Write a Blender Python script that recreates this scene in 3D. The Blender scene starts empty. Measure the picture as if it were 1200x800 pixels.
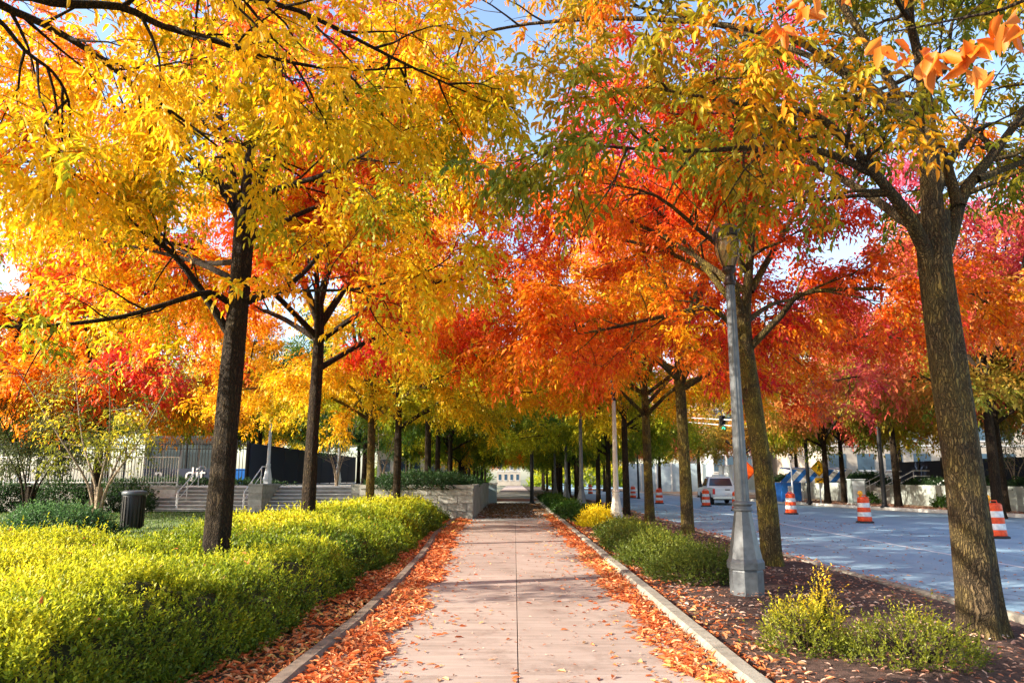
import bpy, math, random
import numpy as np
from mathutils import Vector

S = bpy.context.scene
COL = S.collection
R = math.radians
# ------------------------------------------------------------------ camera
cam_data = bpy.data.cameras.new('camera')
cam = bpy.data.objects.new('camera', cam_data)
COL.objects.link(cam)
cam.location = (0, 0, 1.6)
cam.rotation_euler = (R(90) + math.atan(161 / 860), 0, 3 / 860)
cam_data.sensor_width = 36
cam_data.lens = 860 / 1200 * 36
cam_data.clip_start = 0.05
cam_data.clip_end = 3000
S.camera = cam
# ------------------------------------------------------------------ light
SUN_EL, SUN_AZ = R(26), (-0.955, -0.296)          # direction TO the sun: from the left, a little behind the camera
EXPOSURE = 1.6
world = bpy.data.worlds.new('World')
S.world = world
world.use_nodes = True
wn = world.node_tree.nodes
sky = wn.new('ShaderNodeTexSky')
sky.sky_type = 'NISHITA'
sky.sun_disc = False
sky.sun_elevation = SUN_EL
sky.sun_rotation = math.atan2(SUN_AZ[0], SUN_AZ[1]) % (2 * math.pi)
sky.dust_density = 1.5
bg = wn['Background']
bg.inputs['Strength'].default_value = 0.15
world.node_tree.links.new(sky.outputs[0], bg.inputs['Color'])
sd = bpy.data.lights.new('sun', 'SUN')
sd.energy = 4.7
sd.angle = R(0.5)
sd.color = (1, 0.90, 0.74)
sun = bpy.data.objects.new('sun', sd)
COL.objects.link(sun)
v = Vector((SUN_AZ[0] * math.cos(SUN_EL), SUN_AZ[1] * math.cos(SUN_EL), math.sin(SUN_EL)))
sun.rotation_euler = v.to_track_quat('Z', 'Y').to_euler()
S.view_settings.view_transform = 'Standard'
S.view_settings.look = 'None'
S.view_settings.gamma = 1
S.view_settings.exposure = EXPOSURE
S.render.engine = 'CYCLES'
S.cycles.max_bounces = 7
S.cycles.diffuse_bounces = 4
S.cycles.glossy_bounces = 2
S.cycles.transmission_bounces = 4
S.cycles.use_denoising = True

rng = random.Random(7)
NR = np.random.default_rng(11)


# ------------------------------------------------------------------ materials
def new_mat(name):
    m = bpy.data.materials.new(name)
    m.use_nodes = True
    nt = m.node_tree
    return m, nt, nt.nodes['Principled BSDF']


def N(nt, t, **kw):
    n = nt.nodes.new('ShaderNode' + t)
    for k, val in kw.items():
        if k in n.inputs:
            n.inputs[k].default_value = val
        else:
            setattr(n, k, val)
    return n


def coords(nt, scale=(1, 1, 1), src='Object'):
    tc = N(nt, 'TexCoord')
    mp = N(nt, 'Mapping')
    mp.inputs['Scale'].default_value = scale
    nt.links.new(tc.outputs[src], mp.inputs[0])
    return mp.outputs[0]


def ramp(nt, fac, stops):
    r = N(nt, 'ValToRGB')
    e = r.color_ramp.elements
    while len(e) < len(stops):
        e.new(0.5)
    for el, (p, c) in zip(e, stops):
        el.position = p
        el.color = (*c, 1)
    nt.links.new(fac, r.inputs[0])
    return r.outputs[0]


def bump(nt, b, h, strength=0.4, dist=0.02):
    n = N(nt, 'Bump')
    n.inputs['Strength'].default_value = strength
    n.inputs['Distance'].default_value = dist
    nt.links.new(h, n.inputs['Height'])
    nt.links.new(n.outputs[0], b.inputs['Normal'])


def noise(nt, vec, scale, detail=4, rough=0.6):
    n = N(nt, 'TexNoise')
    n.inputs['Scale'].default_value = scale
    n.inputs['Detail'].default_value = detail
    n.inputs['Roughness'].default_value = rough
    nt.links.new(vec, n.inputs['Vector'])
    return n.outputs['Fac']


def rough_mat(name, c1, c2, scale=3, rough=0.85, bs=0.3, bscale=40, stretch=(1, 1, 1), src='Object', spec=0.3, bdist=0.01, mid=None, vary=0.0):
    m, nt, b = new_mat(name)
    vec = coords(nt, stretch, src)
    f = noise(nt, vec, scale, 8, 0.65)
    st = [(0.32, c1), (0.68, c2)] if mid is None else [(0.3, c1), (0.5, mid), (0.7, c2)]
    col = ramp(nt, f, st)
    if vary:
        oi = N(nt, 'ObjectInfo'); mr = N(nt, 'MapRange'); hs = N(nt, 'HueSaturation')
        mr.inputs[3].default_value = 1 - vary; mr.inputs[4].default_value = 1 + vary
        nt.links.new(oi.outputs['Random'], mr.inputs[0]); nt.links.new(mr.outputs[0], hs.inputs['Value'])
        nt.links.new(col, hs.inputs['Color']); col = hs.outputs[0]
    nt.links.new(col, b.inputs['Base Color'])
    b.inputs['Roughness'].default_value = rough
    b.inputs['Specular IOR Level'].default_value = spec
    if bs:
        bump(nt, b, noise(nt, vec, bscale, 4), bs, bdist)
    return m


def flat_mat(name, c, rough=0.5, metal=0.0, spec=0.4, wear=0.12):
    m, nt, b = new_mat(name)
    f = noise(nt, coords(nt), 9, 6)
    d = tuple(x * (1 - wear) for x in c)
    nt.links.new(ramp(nt, f, [(0.35, d), (0.65, c)]), b.inputs['Base Color'])
    b.inputs['Roughness'].default_value = rough
    b.inputs['Metallic'].default_value = metal
    b.inputs['Specular IOR Level'].default_value = spec
    return m


def leaf_mat(name, stops, trans=0.45, rough=0.55):
    m, nt, b = new_mat(name)
    at = N(nt, 'Attribute')
    at.attribute_name = 'tone'
    col = ramp(nt, at.outputs['Fac'], stops)
    at2 = N(nt, 'Attribute')
    at2.attribute_name = 'shade'           # natural leaf to leaf variation
    hsv = N(nt, 'HueSaturation')
    mr = N(nt, 'MapRange')
    mr.inputs[3].default_value = 0.72
    mr.inputs[4].default_value = 1.22
    nt.links.new(at2.outputs['Fac'], mr.inputs[0])
    nt.links.new(mr.outputs[0], hsv.inputs['Value'])
    nt.links.new(col, hsv.inputs['Color'])
    nt.links.new(hsv.outputs[0], b.inputs['Base Color'])
    b.inputs['Roughness'].default_value = rough
    b.inputs['Specular IOR Level'].default_value = 0.35
    tr = N(nt, 'BsdfTranslucent')
    nt.links.new(hsv.outputs[0], tr.inputs[0])
    mx = N(nt, 'MixShader')
    mx.inputs[0].default_value = trans
    nt.links.new(b.outputs[0], mx.inputs[1])
    nt.links.new(tr.outputs[0], mx.inputs[2])
    nt.links.new(mx.outputs[0], nt.nodes['Material Output'].inputs[0])
    return m


GREEN = (0.055, 0.13, 0.012); OLIVE = (0.20, 0.22, 0.012); YG = (0.45, 0.46, 0.015)
YEL = (0.92, 0.56, 0.012); GOLD = (0.93, 0.38, 0.008); ORA = (0.90, 0.20, 0.010)
DOR = (0.80, 0.11, 0.010); RED = (0.75, 0.035, 0.015); CRI = (0.60, 0.03, 0.07); PINK = (0.62, 0.05, 0.14)
BRN = (0.30, 0.10, 0.02); DGR = (0.03, 0.075, 0.015)
PAL = {
    'gold': [(0, OLIVE), (0.12, YG), (0.3, (0.95, 0.62, 0.015)), (0.6, (0.95, 0.53, 0.01)), (0.85, GOLD), (1, ORA)],
    'goldorange': [(0, OLIVE), (0.14, YG), (0.28, (0.95, 0.62, 0.012)), (0.48, GOLD), (0.62, ORA), (0.8, DOR), (1, RED)],
    'orangered': [(0, OLIVE), (0.10, YEL), (0.25, GOLD), (0.38, ORA), (0.5, DOR), (0.65, RED), (0.85, CRI), (1, PINK)],
    'yelloworange': [(0, OLIVE), (0.2, YG), (0.4, YEL), (0.7, GOLD), (1, DOR)],
    'oliveorange': [(0, GREEN), (0.26, OLIVE), (0.42, (0.42, 0.33, 0.012)), (0.54, (0.80, 0.34, 0.01)), (0.68, ORA), (0.84, RED), (1, CRI)],
    'redmix': [(0, YEL), (0.10, GOLD), (0.24, ORA), (0.38, DOR), (0.52, RED), (0.70, CRI), (1, PINK)],
    'redtop': [(0, YG), (0.15, YEL), (0.3, GOLD), (0.43, ORA), (0.56, RED), (0.72, CRI), (1, PINK)],
    'red': [(0, GOLD), (0.2, ORA), (0.5, DOR), (0.72, RED), (1, CRI)],
    'orange': [(0, YG), (0.2, YEL), (0.42, GOLD), (0.7, ORA), (1, DOR)],
    'crimson': [(0, OLIVE), (0.22, (0.50, 0.30, 0.03)), (0.42, (0.66, 0.20, 0.05)), (0.56, (0.66, 0.09, 0.07)), (0.72, (0.70, 0.09, 0.15)), (1, (0.72, 0.14, 0.24))],
    'brownorange': [(0, (0.16, 0.22, 0.02)), (0.25, (0.34, 0.30, 0.03)), (0.5, (0.58, 0.28, 0.04)), (0.75, (0.66, 0.18, 0.05)), (1, (0.60, 0.09, 0.08))],
    'greenolive': [(0, GREEN), (0.3, (0.14, 0.24, 0.015)), (0.5, OLIVE), (0.7, YG), (1, GOLD)],
    'green': [(0, DGR), (0.6, GREEN), (0.9, OLIVE), (1, YG)],
    'yellowgreen': [(0, (0.16, 0.26, 0.015)), (0.25, (0.32, 0.38, 0.015)), (0.5, (0.62, 0.58, 0.02)), (0.8, YEL), (1, GOLD)],
    'greygreen': [(0, (0.06, 0.08, 0.03)), (0.5, (0.14, 0.16, 0.05)), (0.8, (0.25, 0.23, 0.06)), (1, (0.5, 0.35, 0.05))],
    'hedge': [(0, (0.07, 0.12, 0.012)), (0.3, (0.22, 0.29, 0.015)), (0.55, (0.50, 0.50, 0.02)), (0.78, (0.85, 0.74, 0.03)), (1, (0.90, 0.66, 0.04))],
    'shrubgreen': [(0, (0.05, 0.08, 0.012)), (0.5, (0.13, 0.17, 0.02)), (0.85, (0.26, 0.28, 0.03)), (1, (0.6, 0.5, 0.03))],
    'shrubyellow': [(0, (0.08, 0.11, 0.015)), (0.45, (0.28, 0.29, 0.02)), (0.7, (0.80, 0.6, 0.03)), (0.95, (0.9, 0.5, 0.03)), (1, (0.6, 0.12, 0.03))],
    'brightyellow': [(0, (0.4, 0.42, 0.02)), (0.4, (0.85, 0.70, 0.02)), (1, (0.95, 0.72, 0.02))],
    'darkshrub': [(0, (0.015, 0.04, 0.012)), (0.6, (0.04, 0.09, 0.025)), (1, (0.10, 0.16, 0.04))],
    'bluegreen': [(0, (0.03, 0.08, 0.02)), (0.6, (0.08, 0.17, 0.05)), (1, (0.18, 0.26, 0.07))],
    'litter': [(0, (0.14, 0.05, 0.03)), (0.12, (0.42, 0.09, 0.03)), (0.4, (0.76, 0.19, 0.05)), (0.68, (0.82, 0.29, 0.10)), (0.88, (0.82, 0.46, 0.24)), (1, (0.85, 0.60, 0.15))],
    'bedlitter': [(0, (0.20, 0.07, 0.04)), (0.3, (0.45, 0.18, 0.10)), (0.7, (0.62, 0.38, 0.28)), (1, (0.78, 0.62, 0.50))],
    'grass': [(0, (0.05, 0.10, 0.02)), (1, (0.16, 0.24, 0.04))],
    'bigleaf': [(0, (0.70, 0.16, 0.015)), (0.6, (0.80, 0.24, 0.02)), (1, (0.80, 0.32, 0.06))],
}
LM = {k: leaf_mat('leaf_' + k, s, 0.3 if 'litter' in k else 0.48, 0.6 if 'litter' in k else 0.5) for k, s in PAL.items()}


def bark_mat(name, dark, mid, moss_sun, amount):
    m, nt, b = new_mat(name)
    wob = N(nt, 'TexNoise')
    wob.inputs['Scale'].default_value = 5
    wob.inputs['Detail'].default_value = 5
    nt.links.new(coords(nt, (1, 1, 0.7)), wob.inputs['Vector'])
    add = N(nt, 'MixRGB')
    add.blend_type = 'ADD'
    add.inputs[0].default_value = 0.16
    nt.links.new(coords(nt, (1, 1, 0.075)), add.inputs[1])
    nt.links.new(wob.outputs['Color'], add.inputs[2])
    vo = N(nt, 'TexVoronoi')
    vo.feature = 'DISTANCE_TO_EDGE'
    vo.inputs['Scale'].default_value = 36
    nt.links.new(add.outputs[0], vo.inputs['Vector'])
    vo2 = N(nt, 'TexVoronoi')
    vo2.feature = 'DISTANCE_TO_EDGE'
    vo2.inputs['Scale'].default_value = 21
    nt.links.new(add.outputs[0], vo2.inputs['Vector'])
    mn = N(nt, 'Math', operation='MINIMUM')
    nt.links.new(vo.outputs['Distance'], mn.inputs[0])
    nt.links.new(vo2.outputs['Distance'], mn.inputs[1])
    mr = N(nt, 'MapRange')
    mr.inputs[2].default_value = 0.20
    nt.links.new(mn.outputs[0], mr.inputs[0])
    fine = noise(nt, coords(nt, (1, 1, 0.35)), 60, 5)
    mu = N(nt, 'Math', operation='MULTIPLY_ADD')
    nt.links.new(fine, mu.inputs[0])
    mu.inputs[1].default_value = 0.35
    nt.links.new(mr.outputs[0], mu.inputs[2])
    c = ramp(nt, mu.outputs[0], [(0.12, dark), (0.6, mid), (1.0, tuple(min(1, x * 1.5) for x in mid))])
    mf = noise(nt, coords(nt), 2.2, 6)
    mx = N(nt, 'MixRGB')
    mm = N(nt, 'MapRange')
    mm.inputs[1].default_value = 0.42
    mm.inputs[2].default_value = 0.62
    mm.inputs[4].default_value = amount
    nt.links.new(mf, mm.inputs[0])
    mul = N(nt, 'Math', operation='MULTIPLY')
    nt.links.new(mm.outputs[0], mul.inputs[0])
    nt.links.new(mu.outputs[0], mul.inputs[1])
    nt.links.new(mul.outputs[0], mx.inputs[0])
    nt.links.new(c, mx.inputs[1])
    mx.inputs[2].default_value = (*moss_sun, 1)
    nt.links.new(mx.outputs[0], b.inputs['Base Color'])
    b.inputs['Roughness'].default_value = 0.9
    b.inputs['Specular IOR Level'].default_value = 0.2
    bump(nt, b, mu.outputs[0], 1.0, 0.03)
    return m


M = {
    'bark_mid': bark_mat('furrowed_brown_bark', (0.012, 0.008, 0.005), (0.085, 0.058, 0.030), (0.26, 0.19, 0.035), 0.42),
    'bark': bark_mat('bark', (0.008, 0.005, 0.004), (0.034, 0.022, 0.013), (0.08, 0.06, 0.02), 0.4),  # lowered to near black: holds the backlit shade of the left trunk
    'bark_moss_sun': bark_mat('mossy_sunlit_bark', (0.02, 0.014, 0.006), (0.095, 0.066, 0.028), (0.34, 0.26, 0.03), 0.72),  # yellow patches: moss plus the sunlight on these trunks, put into the colour
    'bark_pale': bark_mat('pale_bark', (0.12, 0.08, 0.05), (0.42, 0.32, 0.22), (0.45, 0.38, 0.25), 0.4),
    'path': None,
    'kerb': rough_mat('kerb_concrete', (0.17, 0.15, 0.12), (0.32, 0.29, 0.24), 6, 0.9, 0.5, 60),
    'kerb_dark': rough_mat('weathered_kerb_concrete', (0.11, 0.08, 0.06), (0.24, 0.18, 0.14), 5, 0.9, 0.5, 60),
    'band': rough_mat('grey_concrete', (0.30, 0.30, 0.28), (0.46, 0.46, 0.43), 3, 0.9, 0.3, 50),
    'brick': rough_mat('red_brick_paving', (0.26, 0.09, 0.06), (0.42, 0.17, 0.11), 8, 0.9, 0.3, 50),
    'soil': rough_mat('soil', (0.03, 0.02, 0.013), (0.10, 0.065, 0.04), 7, 0.95, 0.8, 45, bdist=0.03),
    'mulch': rough_mat('mulch', (0.030, 0.016, 0.012), (0.15, 0.085, 0.065), 14, 0.95, 1.0, 70, bdist=0.03, mid=(0.07, 0.038, 0.028)),
    'lawn': rough_mat('lawn_ground', (0.07, 0.11, 0.03), (0.16, 0.20, 0.06), 4, 0.95, 0.6, 60),
    'ground': rough_mat('dull_ground', (0.10, 0.11, 0.06), (0.20, 0.18, 0.12), 0.3, 0.95, 0.2, 10),
    'stone': rough_mat('split_stone', (0.25, 0.25, 0.22), (0.46, 0.44, 0.39), 4, 0.9, 0.7, 25, bdist=0.02, vary=0.22),
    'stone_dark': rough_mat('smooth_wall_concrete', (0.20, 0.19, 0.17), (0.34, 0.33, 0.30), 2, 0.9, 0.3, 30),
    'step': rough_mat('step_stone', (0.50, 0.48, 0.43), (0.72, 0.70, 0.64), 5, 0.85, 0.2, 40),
    'plaza': rough_mat('plaza_paving', (0.30, 0.29, 0.26), (0.45, 0.43, 0.40), 2, 0.9, 0.2, 40),
    'farwall': rough_mat('pale_retaining_wall', (0.30, 0.34, 0.31), (0.46, 0.49, 0.45), 1.5, 0.9, 0.2, 20, vary=0.12),
    'white_paint': flat_mat('white_paint', (0.80, 0.80, 0.78), 0.4),
    'pale_metal': flat_mat('pale_grey_paint', (0.55, 0.60, 0.62), 0.45),
    'lamp_paint': flat_mat('lamp_post_paint', (0.135, 0.145, 0.155), 0.45, 0.35, wear=0.35),
    'black_metal': flat_mat('black_metal', (0.018, 0.018, 0.020), 0.4, 0.3),
    'bronze': flat_mat('dark_bronze', (0.045, 0.032, 0.026), 0.35, 0.5),
    'navy': flat_mat('dark_navy_mesh', (0.012, 0.022, 0.05), 0.7),
    'orange': flat_mat('traffic_orange', (0.95, 0.085, 0.012), 0.42, wear=0.4),
    'reflect': flat_mat('white_reflective', (0.80, 0.80, 0.79), 0.35, wear=0.3),
    'rubber': flat_mat('black_rubber', (0.02, 0.02, 0.02), 0.85),
    'amber': flat_mat('amber_lens', (0.95, 0.42, 0.02), 0.2),
    'blue': flat_mat('blue_plastic', (0.02, 0.16, 0.55), 0.4),
    'sign_yellow': flat_mat('sign_yellow', (0.85, 0.48, 0.01), 0.4),
    'sign_orange': flat_mat('sign_orange', (0.95, 0.12, 0.01), 0.4),
    'black_paint': flat_mat('black_paint', (0.01, 0.01, 0.01), 0.5),
    'truck': flat_mat('truck_white', (0.72, 0.76, 0.80), 0.25, 0.1, 0.6, 0.03),
    'glass_dark': flat_mat('dark_glass', (0.015, 0.03, 0.05), 0.08, 0, 0.8, 0.0),
    'tail': flat_mat('tail_light_red', (0.75, 0.02, 0.02), 0.2),
    'chrome': flat_mat('chrome', (0.6, 0.6, 0.6), 0.2, 0.9),
    'beige': rough_mat('beige_facade', (0.33, 0.28, 0.22), (0.44, 0.38, 0.31), 1, 0.9, 0.1, 20),
    'cream': rough_mat('cream_facade', (0.50, 0.49, 0.46), (0.62, 0.61, 0.58), 1, 0.9, 0.1, 20),
    'window': flat_mat('blue_window_glass', (0.05, 0.10, 0.16), 0.1, 0.3, 0.8),
    'green_box': flat_mat('grey_green_cabinet', (0.22, 0.26, 0.25), 0.5),
}


def path_material():
    m, nt, b = new_mat('pinkish_concrete')
    a = noise(nt, coords(nt, (0.35, 3.5, 1)), 3.0, 6, 0.6)
    c = noise(nt, coords(nt, (1, 1, 1)), 1.3, 6, 0.6)
    sp = noise(nt, coords(nt), 130, 2, 0.5)
    ad = N(nt, 'Math', operation='MULTIPLY_ADD')
    nt.links.new(a, ad.inputs[0]); ad.inputs[1].default_value = 0.55
    ml = N(nt, 'Math', operation='MULTIPLY')
    nt.links.new(c, ml.inputs[0]); ml.inputs[1].default_value = 0.45
    nt.links.new(ml.outputs[0], ad.inputs[2])
    col = ramp(nt, ad.outputs[0], [(0.30, (0.22, 0.165, 0.135)), (0.5, (0.34, 0.262, 0.225)), (0.68, (0.41, 0.33, 0.285))])
    mx = N(nt, 'MixRGB', blend_type='MULTIPLY')
    mx.inputs[0].default_value = 0.5
    nt.links.new(col, mx.inputs[1])
    nt.links.new(ramp(nt, sp, [(0.3, (0.5, 0.45, 0.42)), (0.5, (1, 1, 1))]), mx.inputs[2])
    st = noise(nt, coords(nt, (1, 0.7, 1)), 0.9, 8, 0.75)
    mx2 = N(nt, 'MixRGB', blend_type='MULTIPLY')
    mx2.inputs[0].default_value = 0.8
    nt.links.new(mx.outputs[0], mx2.inputs[1])
    nt.links.new(ramp(nt, st, [(0.36, (0.62, 0.56, 0.52)), (0.47, (1, 1, 1)), (0.62, (1, 1, 1)), (0.72, (1.0, 0.95, 0.9))]), mx2.inputs[2])
    mx = mx2
    oi = N(nt, 'ObjectInfo')
    mr = N(nt, 'MapRange')
    mr.inputs[3].default_value = 0.90
    mr.inputs[4].default_value = 1.06
    nt.links.new(oi.outputs['Random'], mr.inputs[0])
    hs = N(nt, 'HueSaturation')
    nt.links.new(mr.outputs[0], hs.inputs['Value'])
    nt.links.new(mx.outputs[0], hs.inputs['Color'])
    nt.links.new(hs.outputs[0], b.inputs['Base Color'])
    b.inputs['Roughness'].default_value = 0.9
    b.inputs['Specular IOR Level'].default_value = 0.25
    bump(nt, b, noise(nt, coords(nt, (0.4, 5, 1)), 30, 4), 0.25, 0.004)
    return m


M['path'] = path_material()


def road_material():
    m, nt, b = new_mat('worn_asphalt')
    a = noise(nt, coords(nt, (1.4, 0.10, 1)), 1.2, 6, 0.6)
    sp = noise(nt, coords(nt), 60, 3, 0.6)
    col = ramp(nt, a, [(0.3, (0.20, 0.33, 0.43)), (0.55, (0.25, 0.38, 0.48)), (0.75, (0.30, 0.43, 0.52))])
    mx = N(nt, 'MixRGB', blend_type='MULTIPLY')
    mx.inputs[0].default_value = 0.5
    nt.links.new(col, mx.inputs[1])
    nt.links.new(ramp(nt, sp, [(0.3, (0.6, 0.6, 0.6)), (0.7, (1.1, 1.1, 1.1))]), mx.inputs[2])
    ad = N(nt, 'MixRGB', blend_type='ADD')
    ad.inputs[0].default_value = 0.8
    wn_ = N(nt, 'TexNoise'); wn_.inputs['Scale'].default_value = 0.9; wn_.inputs['Detail'].default_value = 5
    nt.links.new(coords(nt), wn_.inputs['Vector'])
    nt.links.new(coords(nt), ad.inputs[1]); nt.links.new(wn_.outputs['Color'], ad.inputs[2])
    vo = N(nt, 'TexVoronoi'); vo.feature = 'DISTANCE_TO_EDGE'; vo.inputs['Scale'].default_value = 0.28
    nt.links.new(ad.outputs[0], vo.inputs['Vector'])
    cr = N(nt, 'MixRGB', blend_type='MULTIPLY'); cr.inputs[0].default_value = 0.75
    nt.links.new(mx.outputs[0], cr.inputs[1])
    nt.links.new(ramp(nt, vo.outputs['Distance'], [(0.0, (0.35, 0.35, 0.36)), (0.012, (1, 1, 1))]), cr.inputs[2])
    pt = N(nt, 'MixRGB', blend_type='MULTIPLY'); pt.inputs[0].default_value = 0.6
    nt.links.new(cr.outputs[0], pt.inputs[1])
    nt.links.new(ramp(nt, noise(nt, coords(nt, (1, 0.35, 1)), 0.5, 7, 0.7), [(0.35, (0.80, 0.81, 0.82)), (0.5, (1, 1, 1))]), pt.inputs[2])
    nt.links.new(pt.outputs[0], b.inputs['Base Color'])
    b.inputs['Roughness'].default_value = 0.8
    bump(nt, b, sp, 0.3, 0.005)
    return m


M['road'] = road_material()


def globe_mat(name, c, e):
    m, nt, b = new_mat(name)
    f = noise(nt, coords(nt), 6, 3)
    nt.links.new(ramp(nt, f, [(0.3, tuple(x * 0.8 for x in c)), (0.7, c)]), b.inputs['Base Color'])
    b.inputs['Roughness'].default_value = 0.25
    b.inputs['Subsurface Weight'].default_value = 0.3
    if e:
        b.inputs['Emission Color'].default_value = (*c, 1)
        b.inputs['Emission Strength'].default_value = e
    return m


M['globe'] = globe_mat('amber_frosted_globe', (0.30, 0.20, 0.075), 0)
M['globe_white'] = globe_mat('white_globe', (0.85, 0.86, 0.82), 0)
M['green_light'] = globe_mat('green_signal_light', (0.02, 0.75, 0.40), 3.0)


# ------------------------------------------------------------------ object helpers
def link(o, parent=None):
    COL.objects.link(o)
    if parent is not None:
        o.parent = parent
    return o


def tag(o, label=None, cat=None, group=None, kind=None):
    if label: o['label'] = label
    if cat: o['category'] = cat
    if group: o['group'] = group
    if kind: o['kind'] = kind
    return o


def thing(name, label, cat, loc=(0, 0, 0), rz=0.0, group=None):
    o = bpy.data.objects.new(name, None)
    o.empty_display_size = 0.3
    o.location = loc
    o.rotation_euler = (0, 0, rz)
    link(o)
    return tag(o, label, cat, group)


def np_mesh(name, V, F, mat=None, attrs=None, smooth=False):
    """V (n,3), F (m,k) all faces with k corners"""
    V = np.asarray(V, dtype=np.float32); F = np.asarray(F, dtype=np.int32)
    me = bpy.data.meshes.new(name)
    me.vertices.add(len(V)); me.vertices.foreach_set('co', V.ravel())
    k = F.shape[1]
    me.loops.add(F.size); me.loops.foreach_set('vertex_index', F.ravel())
    me.polygons.add(len(F))
    me.polygons.foreach_set('loop_start', np.arange(0, F.size, k, dtype=np.int32))
    me.polygons.foreach_set('loop_total', np.full(len(F), k, dtype=np.int32))
    if attrs:
        for an, av in attrs.items():
            at = me.attributes.new(an, 'FLOAT', 'FACE')
            at.data.foreach_set('value', np.asarray(av, dtype=np.float32))
    me.update(calc_edges=True)
    me.validate()
    if smooth:
        me.polygons.foreach_set('use_smooth', np.ones(len(F), dtype=bool))
    if mat:
        me.materials.append(mat)
    return me


class MB:
    """collects shapes into one mesh"""
    def __init__(s): s.v = []; s.f = []; s.sm = []

    def add(s, V, F, smooth=False):
        o = len(s.v)
        s.v += [tuple(p) for p in V]
        s.f += [tuple(i + o for i in f) for f in F]
        s.sm += [smooth] * len(F)
        return s

    def box(s, x0, x1, y0, y1, z0, z1, bev=0.0):
        if bev <= 0:
            V = [(x0, y0, z0), (x1, y0, z0), (x1, y1, z0), (x0, y1, z0), (x0, y0, z1), (x1, y0, z1), (x1, y1, z1), (x0, y1, z1)]
            F = [(0, 3, 2, 1), (4, 5, 6, 7), (0, 1, 5, 4), (1, 2, 6, 5), (2, 3, 7, 6), (3, 0, 4, 7)]
            return s.add(V, F)
        b = bev
        V = [(x0, y0, z0), (x1, y0, z0), (x1, y1, z0), (x0, y1, z0),
             (x0, y0, z1 - b), (x1, y0, z1 - b), (x1, y1, z1 - b), (x0, y1, z1 - b),
             (x0 + b, y0 + b, z1), (x1 - b, y0 + b, z1), (x1 - b, y1 - b, z1), (x0 + b, y1 - b, z1)]
        F = [(0, 3, 2, 1), (8, 9, 10, 11)]
        for a in range(4):
            c = (a + 1) % 4
            F += [(a, c, c + 4, a + 4), (a + 4, c + 4, c + 8, a + 8)]
        return s.add(V, F)

    def lathe(s, prof, n=16, c=(0, 0, 0), smooth=True, rot=0.0):
        V = []; F = []
        for r, z in prof:
            for i in range(n):
                a = 2 * math.pi * i / n + rot
                V.append((c[0] + r * math.cos(a), c[1] + r * math.sin(a), c[2] + z))
        for j in range(len(prof) - 1):
            for i in range(n):
                k = (i + 1) % n
                F.append((j * n + i, j * n + k, (j + 1) * n + k, (j + 1) * n + i))
        s.add(V, F, smooth)
        t = (len(prof) - 1) * n
        return s.add([V[i] for i in range(n)] + V[t:t + n], [tuple(range(n - 1, -1, -1)), tuple(range(n, 2 * n))])

    def tube(s, pts, rad, n=8, smooth=True):
        V, F = tube_geo([Vector(p) for p in pts], rad if isinstance(rad, (list, tuple)) else [rad] * len(pts), n)
        s.add(V, F, smooth)
        m = len(V)
        return s.add(V[:n] + V[m - n:], [tuple(range(n - 1, -1, -1)), tuple(range(n, 2 * n))])

    def prism(s, poly, x0, x1, axis='x'):
        n = len(poly)
        if axis == 'x':
            V = [(x0, a, b) for a, b in poly] + [(x1, a, b) for a, b in poly]
        elif axis == 'y':
            V = [(a, x0, b) for a, b in poly] + [(a, x1, b) for a, b in poly]
        else:
            V = [(a, b, x0) for a, b in poly] + [(a, b, x1) for a, b in poly]
        F = [tuple(range(n - 1, -1, -1)), tuple(range(n, 2 * n))]
        F += [(i, (i + 1) % n, n + (i + 1) % n, n + i) for i in range(n)]
        return s.add(V, F)

    def mesh(s, name, mat):
        me = bpy.data.meshes.new(name)
        me.from_pydata(s.v, [], s.f)
        me.polygons.foreach_set('use_smooth', s.sm)
        me.materials.append(mat)
        me.update()
        return me

    def build(s, name, mat, parent=None):
        o = bpy.data.objects.new(name, s.mesh(name, mat))
        return link(o, parent)


def tube_geo(pts, rads, n):
    V = []; F = []
    up = Vector((0.31, 0.17, 0.93)).normalized()
    prev = None
    for i, p in enumerate(pts):
        d = (pts[min(i + 1, len(pts) - 1)] - pts[max(i - 1, 0)])
        if d.length < 1e-6: d = Vector((0, 0, 1))
        d.normalize()
        if prev is None:
            a = d.cross(up if abs(d.dot(up)) < 0.95 else Vector((1, 0, 0))).normalized()
        else:
            a = (prev - d * prev.dot(d)).normalized()
        prev = a
        b = d.cross(a)
        for k in range(n):
            t = 2 * math.pi * k / n
            V.append(p + (a * math.cos(t) + b * math.sin(t)) * rads[i])
    for i in range(len(pts) - 1):
        for k in range(n):
            m = (k + 1) % n
            F.append((i * n + k, i * n + m, (i + 1) * n + m, (i + 1) * n + k))
    return V, F


def sheet(name, x0, x1, y0, y1, z, mat, label=None):
    o = MB().add([(x0, y0, z), (x1, y0, z), (x1, y1, z), (x0, y1, z)], [(0, 1, 2, 3)]).build(name, mat)
    tag(o, label, None, None, 'structure')
    return o


def copy_thing(root, loc, rz=None, label=None):
    r = root.copy()
    link(r)
    r.location = loc
    if rz is not None: r.rotation_euler[2] = rz
    if label: r['label'] = label
    for ch in root.children:
        c = ch.copy(); link(c, r)
        for g in ch.children:
            d = g.copy(); link(d, c)
    return r


# ------------------------------------------------------------------ smooth noise and leaves in numpy
class Noise3:
    def __init__(s, seed, freq):
        r = np.random.default_rng(seed)
        s.k = r.normal(size=(10, 3)) * freq
        s.p = r.uniform(0, 6.28, 10)

    def __call__(s, P):
        return np.sin(P @ s.k.T + s.p).mean(axis=1) * 1.6      # about -1..1


def unit(a):
    return a / np.maximum(np.linalg.norm(a, axis=1, keepdims=True), 1e-9)


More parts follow.
